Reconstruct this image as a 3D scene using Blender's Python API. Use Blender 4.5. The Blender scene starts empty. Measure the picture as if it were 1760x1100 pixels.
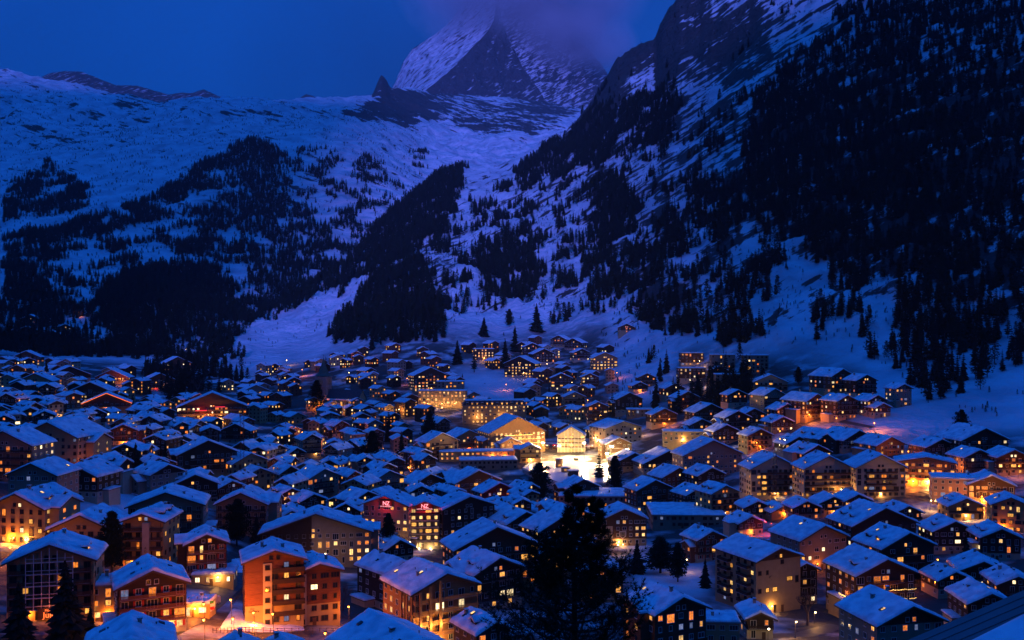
import bpy, bmesh, math, random
import numpy as np
from mathutils import Vector, Matrix
R = math.radians
rng = random.Random(11)
scn = bpy.context.scene
COL = scn.collection
# ------------------------------------------------------------------ camera, sky, sun, exposure
F = 1711.0            # focal length in photograph pixels (1760 x 1100)
ZC = 100.0            # eye height above the valley datum
cam_d = bpy.data.cameras.new('camera'); cam = bpy.data.objects.new('camera', cam_d); COL.objects.link(cam)
cam.location = (0, 0, ZC); cam.rotation_euler = (R(90), 0, 0)
cam_d.sensor_width = 36.0; cam_d.lens = 36.0*F/1760.0; cam_d.clip_start = 0.5; cam_d.clip_end = 60000
scn.camera = cam
world = bpy.data.worlds.new('World'); scn.world = world; world.use_nodes = True
wn = world.node_tree.nodes; wl = world.node_tree.links
bg = wn['Background']
sky = wn.new('ShaderNodeTexSky'); sky.sky_type = 'NISHITA'; sky.sun_disc = False
SUN_EL, SUN_AZ = 3.0, 180.0
sky.sun_elevation = R(SUN_EL); sky.sun_rotation = R(SUN_AZ); sky.altitude = 1600; sky.air_density = 1.0; sky.dust_density = 0.3; sky.ozone_density = 4.0
hsv = wn.new('ShaderNodeHueSaturation'); hsv.inputs['Saturation'].default_value = 0.4
tint = wn.new('ShaderNodeMix'); tint.data_type = 'RGBA'; tint.blend_type = 'MULTIPLY'; tint.inputs[0].default_value = 1.0
tint.inputs[7].default_value = (0.004, 0.20, 1.0, 1)
wl.new(sky.outputs[0], hsv.inputs['Color']); wl.new(hsv.outputs[0], tint.inputs[6]); 
# overcast dusk: the cloud deck grows brighter from the horizon to the zenith, close to the (1 + 2 sin h) / 3 of the overcast-sky law
wtc = wn.new('ShaderNodeTexCoord'); wsp = wn.new('ShaderNodeSeparateXYZ'); wl.new(wtc.outputs['Generated'], wsp.inputs[0])
wmx = wn.new('ShaderNodeMath'); wmx.operation = 'MAXIMUM'; wmx.inputs[1].default_value = 0.0; wl.new(wsp.outputs[2], wmx.inputs[0])
wma = wn.new('ShaderNodeMath'); wma.operation = 'MULTIPLY_ADD'; wma.inputs[1].default_value = 3.5; wma.inputs[2].default_value = 0.24; wl.new(wmx.outputs[0], wma.inputs[0])
deck = wn.new('ShaderNodeMix'); deck.data_type = 'RGBA'; deck.blend_type = 'MULTIPLY'; deck.inputs[0].default_value = 1.0
deck.inputs[6].default_value = (0.010, 0.36, 2.15, 1); wl.new(wma.outputs[0], deck.inputs[7])
blend = wn.new('ShaderNodeMix'); blend.data_type = 'RGBA'; blend.inputs[0].default_value = 0.75
wl.new(tint.outputs[2], blend.inputs[6]); wl.new(deck.outputs[2], blend.inputs[7]); 
# faint unevenness of the cloud deck, the same all round
wnz = wn.new('ShaderNodeTexNoise'); wnz.inputs['Scale'].default_value = 3.0; wnz.inputs['Detail'].default_value = 5; wl.new(wtc.outputs['Generated'], wnz.inputs['Vector'])
wmr = wn.new('ShaderNodeMapRange'); wmr.inputs[1].default_value = 0.3; wmr.inputs[2].default_value = 0.7; wmr.inputs[3].default_value = 0.74; wmr.inputs[4].default_value = 1.20; wl.new(wnz.outputs[0], wmr.inputs[0])
uneven = wn.new('ShaderNodeMix'); uneven.data_type = 'RGBA'; uneven.blend_type = 'MULTIPLY'; uneven.inputs[0].default_value = 1.0
wl.new(blend.outputs[2], uneven.inputs[6]); wl.new(wmr.outputs[0], uneven.inputs[7]); wl.new(uneven.outputs[2], bg.inputs['Color'])
bg.inputs['Strength'].default_value = 0.143
sun_d = bpy.data.lights.new('sun', 'SUN'); sun = bpy.data.objects.new('sun', sun_d); COL.objects.link(sun)
sun_d.energy = 2.9; sun_d.angle = R(4); sun_d.color = (0.20, 0.19, 1.0)
sun.rotation_euler = (R(76), 0, R(-2))
scn.view_settings.view_transform = 'Standard'; scn.view_settings.look = 'None'; scn.view_settings.gamma = 1.0
scn.view_settings.use_curve_mapping = False; scn.view_settings.exposure = 0.0
scn.render.engine = 'CYCLES'
cy = scn.cycles
cy.use_denoising = True; cy.max_bounces = 4; cy.diffuse_bounces = 2; cy.glossy_bounces = 2; cy.volume_bounces = 2; cy.transparent_max_bounces = 6
cy.sample_clamp_indirect = 2.0; cy.sample_clamp_direct = 0.0; cy.caustics_reflective = False; cy.caustics_refractive = False
cy.use_light_tree = True; cy.volume_step_rate = 1.0; cy.volume_max_steps = 128
try: cy.denoising_prefilter = 'ACCURATE'
except Exception: pass

# ------------------------------------------------------------------ materials
MATS = {}
def newmat(name):
    m = bpy.data.materials.new(name); m.use_nodes = True; MATS[name] = m
    return m, m.node_tree.nodes, m.node_tree.links, m.node_tree.nodes['Principled BSDF']
def surf(name, col, rough=0.8, var=0.25, scale=1.5, stretch=(1, 1, 1), bump=0.0, metal=0.0, spec=0.3):
    m, n, l, b = newmat(name)
    tc = n.new('ShaderNodeTexCoord'); mp = n.new('ShaderNodeMapping'); mp.inputs['Scale'].default_value = stretch
    nz = n.new('ShaderNodeTexNoise'); nz.inputs['Scale'].default_value = scale; nz.inputs['Detail'].default_value = 6
    rp = n.new('ShaderNodeValToRGB'); rp.color_ramp.elements[0].position = 0.3; rp.color_ramp.elements[1].position = 0.72
    lo = [max(0, c*(1-var)) for c in col]; hi = [min(1, c*(1+var)) for c in col]
    rp.color_ramp.elements[0].color = (*lo, 1); rp.color_ramp.elements[1].color = (*hi, 1)
    l.new(tc.outputs['Object'], mp.inputs[0]); l.new(mp.outputs[0], nz.inputs['Vector']); l.new(nz.outputs[0], rp.inputs[0])
    l.new(rp.outputs[0], b.inputs['Base Color'])
    b.inputs['Roughness'].default_value = rough; b.inputs['Metallic'].default_value = metal; b.inputs['Specular IOR Level'].default_value = spec
    if bump:
        bp = n.new('ShaderNodeBump'); bp.inputs['Strength'].default_value = bump; bp.inputs['Distance'].default_value = 0.1
        l.new(nz.outputs[0], bp.inputs['Height']); l.new(bp.outputs[0], b.inputs['Normal'])
    return m
def glow(name, col, strength, var=0.0):
    m, n, l, b = newmat(name)
    b.inputs['Base Color'].default_value = (0.02, 0.02, 0.02, 1); b.inputs['Roughness'].default_value = 0.3
    b.inputs['Emission Color'].default_value = (*col, 1); b.inputs['Emission Strength'].default_value = strength
    if var:
        oi = n.new('ShaderNodeObjectInfo'); tc = n.new('ShaderNodeTexCoord')
        ad = n.new('ShaderNodeVectorMath'); ad.operation = 'ADD'
        cb = n.new('ShaderNodeCombineXYZ'); mu = n.new('ShaderNodeMath'); mu.operation = 'MULTIPLY'; mu.inputs[1].default_value = 97.0
        l.new(oi.outputs['Random'], mu.inputs[0]); l.new(mu.outputs[0], cb.inputs[0]); l.new(mu.outputs[0], cb.inputs[2])
        l.new(tc.outputs['Object'], ad.inputs[0]); l.new(cb.outputs[0], ad.inputs[1])
        nz = n.new('ShaderNodeTexNoise'); nz.inputs['Scale'].default_value = 1.6; nz.inputs['Detail'].default_value = 2
        l.new(ad.outputs[0], nz.inputs['Vector'])
        mr = n.new('ShaderNodeMapRange'); mr.inputs[1].default_value = 0.3; mr.inputs[2].default_value = 0.7
        mr.inputs[3].default_value = strength*(1-var); mr.inputs[4].default_value = strength*(1+var)
        l.new(nz.outputs[0], mr.inputs[0])
        mr2 = n.new('ShaderNodeMapRange'); mr2.inputs[3].default_value = 0.45; mr2.inputs[4].default_value = 1.3
        l.new(oi.outputs['Random'], mr2.inputs[0])
        mm = n.new('ShaderNodeMath'); mm.operation = 'MULTIPLY'; l.new(mr.outputs[0], mm.inputs[0]); l.new(mr2.outputs[0], mm.inputs[1])
        l.new(mm.outputs[0], b.inputs['Emission Strength'])
    try: m.cycles.emission_sampling = 'NONE'
    except Exception: pass
    return m

surf('plaster_cream', (0.36, 0.265, 0.135), 0.9, 0.10, 0.6)
surf('plaster_grey', (0.27, 0.22, 0.15), 0.9, 0.10, 0.6)
surf('plaster_white', (0.46, 0.375, 0.25), 0.9, 0.08, 0.6)
surf('plaster_pink', (0.38, 0.22, 0.145), 0.9, 0.10, 0.6)
surf('plaster_ochre', (0.38, 0.25, 0.11), 0.9, 0.10, 0.6)
surf('timber_dark', (0.042, 0.024, 0.015), 0.8, 0.4, 2.0, (0.3, 0.3, 5))
surf('timber_brown', (0.085, 0.043, 0.022), 0.8, 0.35, 2.0, (0.3, 0.3, 5))
surf('timber_red', (0.17, 0.060, 0.030), 0.8, 0.35, 2.0, (0.3, 0.3, 5))
surf('timber_honey', (0.36, 0.19, 0.075), 0.75, 0.3, 2.0, (0.3, 0.3, 5))
surf('roof_slate', (0.055, 0.055, 0.062), 0.7, 0.4, 1.2)
surf('eave_wood', (0.085, 0.050, 0.030), 0.8, 0.3, 2.0, (1, 1, 1))
surf('frame_white', (0.62, 0.60, 0.56), 0.6, 0.05, 1.0)
surf('frame_brown', (0.10, 0.055, 0.03), 0.6, 0.2, 1.0)
surf('shutter_red', (0.42, 0.030, 0.022), 0.6, 0.2, 3.0, (1, 1, 6))
surf('concrete', (0.32, 0.31, 0.30), 0.9, 0.15, 0.8)
surf('stone', (0.30, 0.26, 0.21), 0.9, 0.3, 1.2)
surf('metal_dark', (0.05, 0.05, 0.055), 0.5, 0.2, 2.0, metal=0.6)
surf('asphalt', (0.060, 0.056, 0.052), 0.65, 0.4, 0.4, spec=0.45)
surf('copper_green', (0.05, 0.10, 0.075), 0.6, 0.3, 0.8)
surf('needles', (0.018, 0.030, 0.018), 0.9, 0.5, 0.5, spec=0.1)
surf('needles_far', (0.016, 0.022, 0.018), 0.9, 0.5, 0.05, spec=0.05)
surf('bark', (0.050, 0.038, 0.030), 0.9, 0.3, 3.0, (1, 1, 0.3))
surf('twig', (0.075, 0.060, 0.060), 0.9, 0.3, 3.0)
surf('rock_dark', (0.055, 0.052, 0.050), 0.9, 0.5, 0.3, bump=0.4)
surf('ice', (0.80, 0.84, 0.86), 0.25, 0.04, 0.2, spec=0.5)
surf('van_paint', (0.55, 0.52, 0.46), 0.35, 0.05, 1.0, spec=0.5)
surf('rubber', (0.02, 0.02, 0.02), 0.8, 0.2, 3.0)
surf('cloth_red', (0.55, 0.02, 0.02), 0.8, 0.1, 3.0)
surf('cloth_green', (0.04, 0.25, 0.06), 0.8, 0.1, 3.0)
surf('cloth_white', (0.7, 0.7, 0.68), 0.8, 0.05, 3.0)
surf('letter_dark', (0.03, 0.025, 0.02), 0.6, 0.1, 3.0)
surf('roof_metal', (0.13, 0.125, 0.13), 0.55, 0.12, 0.7, spec=0.4)
glow('lit_warm', (1.0, 0.42, 0.075), 1.25, 0.6)
glow('lit_orange', (1.0, 0.25, 0.03), 1.0, 0.55)
glow('lit_pale', (1.0, 0.58, 0.18), 1.5, 0.55)
glow('lit_white', (1.0, 0.74, 0.38), 2.0, 0.45)
glow('lit_cool', (0.45, 0.55, 1.0), 0.35, 0.4)
glow('lamp_sodium', (1.0, 0.28, 0.03), 14.0)
glow('lamp_warm', (1.0, 0.68, 0.30), 18.0)
glow('lamp_white', (1.0, 0.86, 0.60), 22.0)
glow('neon_red', (1.0, 0.02, 0.06), 1.3)
glow('neon_core', (1.0, 0.42, 0.5), 1.6)
glow('neon_orange', (1.0, 0.16, 0.03), 2.2)
glow('sign_white', (0.95, 0.95, 1.0), 1.6)
glow('fairy', (1.0, 0.55, 0.14), 5.0)
gm, gn, gl, gb = newmat('glass_dark')
gb.inputs['Base Color'].default_value = (0.015, 0.018, 0.025, 1); gb.inputs['Roughness'].default_value = 0.12; gb.inputs['Specular IOR Level'].default_value = 0.5

def snow_mat(name, dirt):
    m, n, l, b = newmat(name)
    tc = n.new('ShaderNodeTexCoord'); nz = n.new('ShaderNodeTexNoise'); nz.inputs['Scale'].default_value = 0.35; nz.inputs['Detail'].default_value = 8
    l.new(tc.outputs['Object'], nz.inputs['Vector'])
    rp = n.new('ShaderNodeValToRGB'); e = rp.color_ramp.elements
    e[0].position = 0.30; e[1].position = 0.62; e[0].color = (0.50*dirt, 0.55*dirt, 0.62*dirt, 1); e[1].color = (0.86, 0.89, 0.93, 1)
    l.new(nz.outputs[0], rp.inputs[0]); l.new(rp.outputs[0], b.inputs['Base Color'])
    b.inputs['Roughness'].default_value = 0.75; b.inputs['Specular IOR Level'].default_value = 0.25
    n2 = n.new('ShaderNodeTexNoise'); n2.inputs['Scale'].default_value = 1.7; n2.inputs['Detail'].default_value = 7
    l.new(tc.outputs['Object'], n2.inputs['Vector'])
    bp = n.new('ShaderNodeBump'); bp.inputs['Strength'].default_value = 0.5; bp.inputs['Distance'].default_value = 0.25
    l.new(n2.outputs[0], bp.inputs['Height']); l.new(bp.outputs[0], b.inputs['Normal'])
    return m
snow_mat('snow', 1.0)
snow_mat('snow_trodden', 0.65)

def terrain_mat(name, wl_a, slopeskew, slope_lo, slope_hi, amount, bsc=0.06, bd=7.0):
    """snow and bare rock: rock where the ground is steep or where the 'rock' attribute says the cliff bands are, broken by stretched noise"""
    m, n, l, b = newmat(name)
    geo = n.new('ShaderNodeNewGeometry'); sep = n.new('ShaderNodeSeparateXYZ'); l.new(geo.outputs['Position'], sep.inputs[0])
    # strata coordinate: bands that climb to the right with the slope
    mz = n.new('ShaderNodeMath'); mz.operation = 'MULTIPLY_ADD'; mz.inputs[1].default_value = -slopeskew
    l.new(sep.outputs[0], mz.inputs[0]); l.new(sep.outputs[2], mz.inputs[2])
    c = n.new('ShaderNodeCombineXYZ')
    for i, (src, k) in enumerate(((sep.outputs[0], 1.0/(wl_a*5)), (mz.outputs[0], 1.0/wl_a), (sep.outputs[1], 1.0/(wl_a*6)))):
        q = n.new('ShaderNodeMath'); q.operation = 'MULTIPLY'; q.inputs[1].default_value = k; l.new(src, q.inputs[0]); l.new(q.outputs[0], c.inputs[i])
    nz = n.new('ShaderNodeTexNoise'); nz.inputs['Scale'].default_value = 1.0; nz.inputs['Detail'].default_value = 10; nz.inputs['Roughness'].default_value = 0.66
    l.new(c.outputs[0], nz.inputs['Vector'])
    nrm = n.new('ShaderNodeSeparateXYZ'); l.new(geo.outputs['Normal'], nrm.inputs[0])
    st = n.new('ShaderNodeMapRange'); st.inputs[1].default_value = slope_hi; st.inputs[2].default_value = slope_lo; st.inputs[3].default_value = 0; st.inputs[4].default_value = amount
    l.new(nrm.outputs[2], st.inputs[0])
    at = n.new('ShaderNodeAttribute'); at.attribute_name = 'rock'
    s1 = n.new('ShaderNodeMath'); s1.operation = 'ADD'; l.new(st.outputs[0], s1.inputs[0]); l.new(at.outputs['Fac'], s1.inputs[1])
    n5 = n.new('ShaderNodeMath'); n5.operation = 'SUBTRACT'; n5.inputs[1].default_value = 0.5; l.new(nz.outputs[0], n5.inputs[0])
    k2 = n.new('ShaderNodeMath'); k2.operation = 'MULTIPLY'; k2.inputs[1].default_value = 2.6; l.new(n5.outputs[0], k2.inputs[0])
    s2 = n.new('ShaderNodeMath'); s2.operation = 'ADD'; l.new(s1.outputs[0], s2.inputs[0]); l.new(k2.outputs[0], s2.inputs[1])
    th = n.new('ShaderNodeMapRange'); th.inputs[1].default_value = 0.46; th.inputs[2].default_value = 0.56; l.new(s2.outputs[0], th.inputs[0])
    nb = n.new('ShaderNodeTexNoise'); nb.inputs['Scale'].default_value = 0.02; nb.inputs['Detail'].default_value = 8; l.new(geo.outputs['Position'], nb.inputs['Vector'])
    rs = n.new('ShaderNodeValToRGB'); rs.color_ramp.elements[0].color = (0.42, 0.46, 0.52, 1); rs.color_ramp.elements[1].color = (0.68, 0.72, 0.78, 1)
    rs.color_ramp.elements[0].position = 0.3; rs.color_ramp.elements[1].position = 0.6; l.new(nb.outputs[0], rs.inputs[0])
    rr = n.new('ShaderNodeValToRGB'); rr.color_ramp.elements[0].color = (0.018, 0.018, 0.020, 1); rr.color_ramp.elements[1].color = (0.085, 0.080, 0.078, 1)
    l.new(nz.outputs[0], rr.inputs[0])
    mx = n.new('ShaderNodeMix'); mx.data_type = 'RGBA'; l.new(th.outputs[0], mx.inputs[0]); l.new(rs.outputs[0], mx.inputs[6]); l.new(rr.outputs[0], mx.inputs[7])
    # trodden, gritty snow and tarmac between houses, darkened in colour for shade in the gaps
    av = n.new('ShaderNodeAttribute'); av.attribute_name = 'town'
    nt = n.new('ShaderNodeTexNoise'); nt.inputs['Scale'].default_value = 0.05; nt.inputs['Detail'].default_value = 6; l.new(geo.outputs['Position'], nt.inputs['Vector'])
    tt = n.new('ShaderNodeMapRange'); tt.inputs[1].default_value = 0.30; tt.inputs[2].default_value = 0.52; l.new(nt.outputs[0], tt.inputs[0])
    t3 = n.new('ShaderNodeMath'); t3.operation = 'MULTIPLY'; l.new(av.outputs['Fac'], t3.inputs[0]); l.new(tt.outputs[0], t3.inputs[1])
    m2 = n.new('ShaderNodeMix'); m2.data_type = 'RGBA'; l.new(t3.outputs[0], m2.inputs[0]); l.new(mx.outputs[2], m2.inputs[6]); m2.inputs[7].default_value = (0.065, 0.060, 0.058, 1)
    l.new(m2.outputs[2], b.inputs['Base Color']); b.inputs['Roughness'].default_value = 0.85; b.inputs['Specular IOR Level'].default_value = 0.15
    bp = n.new('ShaderNodeBump'); bp.inputs['Strength'].default_value = 0.9; bp.inputs['Distance'].default_value = bd
    nq = n.new('ShaderNodeTexNoise'); nq.inputs['Scale'].default_value = bsc; nq.inputs['Detail'].default_value = 9; l.new(geo.outputs['Position'], nq.inputs['Vector'])
    l.new(nq.outputs[0], bp.inputs['Height']); l.new(bp.outputs[0], b.inputs['Normal'])
    return m
terrain_mat('slope_snow', 10.0, 0.55, 0.50, 0.86, 0.55, 0.09, 7.0)
terrain_mat('alp_snow', 24.0, -0.35, 0.60, 0.95, 0.52, 0.014, 46.0)
terrain_mat('peak_rock', 20.0, 0.8, 0.2, 0.6, 0.15, 0.014, 60.0)

# ------------------------------------------------------------------ mesh helpers
class MB:
    def __init__(s): s.v = []; s.f = []; s.m = []; s.mats = []
    def mi(s, mat):
        if mat not in s.mats: s.mats.append(mat)
        return s.mats.index(mat)
    def poly(s, pts, mat):
        k = len(s.v); s.v += [tuple(p) for p in pts]; s.f.append(tuple(range(k, k+len(pts)))); s.m.append(s.mi(mat))
    def box(s, x0, x1, y0, y1, z0, z1, mat):
        k = len(s.v); i = s.mi(mat)
        s.v += [(x0,y0,z0),(x1,y0,z0),(x1,y1,z0),(x0,y1,z0),(x0,y0,z1),(x1,y0,z1),(x1,y1,z1),(x0,y1,z1)]
        for q in ((0,3,2,1),(4,5,6,7),(0,1,5,4),(1,2,6,5),(2,3,7,6),(3,0,4,7)): s.f.append(tuple(k+a for a in q)); s.m.append(i)
    def bar(s, a, b, r, mat, n=6, r2=None):
        a = Vector(a); b = Vector(b); d = (b-a)
        if d.length < 1e-6: return
        d.normalize(); u = d.orthogonal().normalized(); w = d.cross(u); r2 = r if r2 is None else r2
        k = len(s.v); i = s.mi(mat)
        for p, q in ((a, r), (b, r2)):
            for j in range(n):
                t = 2*math.pi*j/n; s.v.append(tuple(p+u*(q*math.cos(t))+w*(q*math.sin(t))))
        for j in range(n):
            s.f.append((k+j, k+(j+1)%n, k+n+(j+1)%n, k+n+j)); s.m.append(i)
        s.f.append(tuple(k+n-1-j for j in range(n))); s.m.append(i); s.f.append(tuple(k+n+j for j in range(n))); s.m.append(i)
    def prism(s, prof, y0, y1, mat, matside=None):
        """profile in xz (counter-clockwise seen from -y) swept along y"""
        k = len(s.v); n = len(prof); i = s.mi(mat); j2 = s.mi(matside or mat)
        s.v += [(p[0], y0, p[1]) for p in prof] + [(p[0], y1, p[1]) for p in prof]
        s.f.append(tuple(k+a for a in range(n))); s.m.append(i)
        s.f.append(tuple(k+n+a for a in reversed(range(n)))); s.m.append(i)
        for a in range(n):
            b = (a+1) % n; s.f.append((k+a, k+n+a, k+n+b, k+b)); s.m.append(j2)
    def ball(s, c, r, mat, n=6, sq=1.0):
        k = len(s.v); i = s.mi(mat); rows = max(3, n//2+1)
        for a in range(rows+1):
            ph = math.pi*a/rows
            for b in range(n):
                t = 2*math.pi*b/n; s.v.append((c[0]+r*math.sin(ph)*math.cos(t), c[1]+r*math.sin(ph)*math.sin(t), c[2]+r*sq*math.cos(ph)))
        for a in range(rows):
            for b in range(n):
                s.f.append((k+a*n+b, k+(a+1)*n+b, k+(a+1)*n+(b+1)%n, k+a*n+(b+1)%n)); s.m.append(i)
    def mesh(s, name):
        me = bpy.data.meshes.new(name); me.from_pydata(s.v, [], s.f)
        for m in s.mats: me.materials.append(MATS[m])
        if len(s.mats) > 1: me.polygons.foreach_set('material_index', s.m)
        me.update(); return me
def link(name, data, parent=None, loc=(0,0,0), rz=0.0):
    o = bpy.data.objects.new(name, data); COL.objects.link(o); o.location = loc
    if rz: o.rotation_euler = (0, 0, rz)
    if parent is not None: o.parent = parent
    return o
def tag(o, label=None, cat=None, group=None, kind=None):
    if label: o['label'] = label
    if cat: o['category'] = cat
    if group: o['group'] = group
    if kind: o['kind'] = kind
    return o
def smooth(me):
    me.polygons.foreach_set('use_smooth', [True]*len(me.polygons)); return me
def gridmesh(name, V, nr, nc, mat, attrs=None, flip=False):
    me = bpy.data.meshes.new(name)
    idx = np.arange(nr*nc).reshape(nr, nc)
    q = np.stack([idx[:-1,:-1], idx[:-1,1:], idx[1:,1:], idx[1:,:-1]], -1).reshape(-1, 4)
    if flip: q = q[:, ::-1]
    me.vertices.add(len(V)); me.vertices.foreach_set('co', np.asarray(V, np.float32).ravel())
    me.loops.add(q.size); me.loops.foreach_set('vertex_index', q.ravel().astype(np.int32))
    me.polygons.add(len(q)); me.polygons.foreach_set('loop_start', np.arange(0, q.size, 4, dtype=np.int32))
    try: me.polygons.foreach_set('loop_total', np.full(len(q), 4, dtype=np.int32))
    except Exception: pass
    me.materials.append(MATS[mat]); me.update(calc_edges=True); me.validate()
    for k, a in (attrs or {}).items():
        at = me.attributes.new(k, 'FLOAT', 'POINT'); at.data.foreach_set('value', np.asarray(a, np.float32).ravel())
    return smooth(me)

# ------------------------------------------------------------------ noise
def _hash(ix, iy, seed):
    h = (ix.astype(np.int64)*374761393 + iy.astype(np.int64)*668265263 + seed*974634131) & 0xFFFFFFFF
    h = ((h ^ (h >> 13))*1274126177) & 0xFFFFFFFF
    return ((h ^ (h >> 16)) & 0xFFFF)/65535.0
def noise2(x, y, seed=0):
    x = np.asarray(x, float); y = np.asarray(y, float)
    ix = np.floor(x); iy = np.floor(y); fx = x-ix; fy = y-iy
    u = fx*fx*fx*(fx*(fx*6-15)+10); v = fy*fy*fy*(fy*(fy*6-15)+10)
    def g(a, b, dx, dy):
        t = _hash(a, b, seed)*2*math.pi; return np.cos(t)*dx+np.sin(t)*dy
    n00 = g(ix, iy, fx, fy); n10 = g(ix+1, iy, fx-1, fy); n01 = g(ix, iy+1, fx, fy-1); n11 = g(ix+1, iy+1, fx-1, fy-1)
    return ((n00*(1-u)+n10*u)*(1-v)+(n01*(1-u)+n11*u)*v)*1.5
def fbm(x, y, oct=5, seed=0, gain=0.5):
    s = 0; a = 1.0; t = 0
    for i in range(oct):
        s = s+a*noise2(x*2**i+i*17.3, y*2**i-i*9.1, seed+i); t += a; a *= gain
    return s/t
def ridged(x, y, oct=5, seed=0, gain=0.5):
    s = 0; a = 1.0; t = 0
    for i in range(oct):
        s = s+a*(1-2*np.abs(noise2(x*2**i+i*7.7, y*2**i+i*3.1, seed+i))); t += a; a *= gain
    return s/t
def sstep(a, b, t):
    t = np.clip((t-a)/(b-a), 0, 1); return t*t*(3-2*t)
def inpoly(px, py, poly):
    px = np.asarray(px, float); py = np.asarray(py, float); r = np.zeros(px.shape, bool); n = len(poly)
    for i in range(n):
        x0, y0 = poly[i]; x1, y1 = poly[(i+1) % n]
        if y0 == y1: continue
        c = ((y0 > py) != (y1 > py)) & (px < (x1-x0)*(py-y0)/(y1-y0)+x0); r ^= c
    return r
def gauss(a, sig, axis):
    r = int(sig*3)+1; k = np.exp(-0.5*(np.arange(-r, r+1)/sig)**2); k /= k.sum()
    p = [(0, 0)]*a.ndim; p[axis] = (r, r); b = np.pad(a, p, mode='edge'); out = np.zeros_like(a)
    for i, w in enumerate(k):
        sl = [slice(None)]*a.ndim; sl[axis] = slice(i, i+a.shape[axis]); out += w*b[tuple(sl)]
    return out

# ------------------------------------------------------------------ terrain sheets: heights along bearings from the viewpoint, every sheet a real relief
class Sheet:
    def __init__(s, cols, s0, ridgeD, sil, x0, x1, nx, nt, tmax, fall, dispf, rockf, townf=None, sig=(4, 26)):
        s.x = np.linspace(x0, x1, nx); s.t = np.linspace(0, tmax, nt); s.s0 = math.log(s0)
        s.sr = np.interp(s.x, [a for a, _ in ridgeD], [math.log(b) for _, b in ridgeD])
        s.sr = gauss(s.sr, max(2.0, 40/((x1-x0)/nx)), 0)
        silx = np.interp(s.x, [a for a, _ in sil], [b for _, b in sil])
        xs = sorted(cols); tt = np.linspace(0, 1, 240); base = []
        for xc in xs:
            srr = float(np.interp(xc, s.x, s.sr)); pts = cols[xc]
            ss = [(math.log(d)-s.s0)/(srr-s.s0) for d, _ in pts]; base.append(np.interp(tt, ss, [y for _, y in pts]))
        base = np.array(base)
        Y = np.array([np.interp(s.x, xs, base[:, j]) for j in range(240)])         # rows t, cols x
        Y = gauss(gauss(Y, sig[0], 0), sig[1], 1)
        tm = np.minimum(s.t, 1.0)
        silx = silx+np.where(s.x > 960, 9, 3.5)*ridged(s.x/46, s.x*0+x0, 5, 77, .6)*(s.x > 380 if x1 > 2000 else 1)
        j = tm*239; j0 = np.floor(j).astype(int).clip(0, 238); fr = (j-j0)[:, None]
        Yt = Y[j0]*(1-fr)+Y[j0+1]*fr
        corr = silx-Y[239]
        cs = gauss(corr, 70/((x1-x0)/nx), 0)
        Yt = Yt+cs[None, :]*sstep(0.70, 1.0, tm)[:, None]+(corr-cs)[None, :]*sstep(0.93, 1.0, tm)[:, None]
        s.D = np.exp(s.s0+s.t[:, None]*(s.sr-s.s0)[None, :])
        Dr = np.exp(s.sr)[None, :]
        Dc = np.minimum(s.D, Dr)
        s.yimg = Yt
        Z = ZC-(Yt-550)*Dc/F - np.maximum(0, s.D-Dr)*fall
        X = (s.x[None, :]-880)*s.D/F
        s.X = X; s.xg = np.repeat(s.x[None, :], nt, 0)
        Z = Z+dispf(s, X, s.D, Yt)
        s.Z = Z; s.rock = rockf(s, X, s.D, Z, Yt)
        s.town = townf(s) if townf else np.zeros_like(Z)
    def z(s, X, Y):
        """height at world X, Y (scalars)"""
        px = 880+F*X/Y; i = (px-s.x[0])/(s.x[1]-s.x[0]); i = min(max(i, 0), len(s.x)-1.001); i0 = int(i); fi = i-i0
        sr = s.sr[i0]*(1-fi)+s.sr[i0+1]*fi
        t = (math.log(max(Y, 1.0))-s.s0)/(sr-s.s0); j = t/(s.t[1]-s.t[0]); j = min(max(j, 0), len(s.t)-1.001); j0 = int(j); fj = j-j0
        Z = s.Z
        return (Z[j0,i0]*(1-fi)+Z[j0,i0+1]*fi)*(1-fj)+(Z[j0+1,i0]*(1-fi)+Z[j0+1,i0+1]*fi)*fj
    def mesh(s, name, mat):
        V = np.stack([s.X, s.D, s.Z], -1).reshape(-1, 3)
        return gridmesh(name, V, len(s.t), len(s.x), mat, {'rock': s.rock, 'town': s.town})

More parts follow.
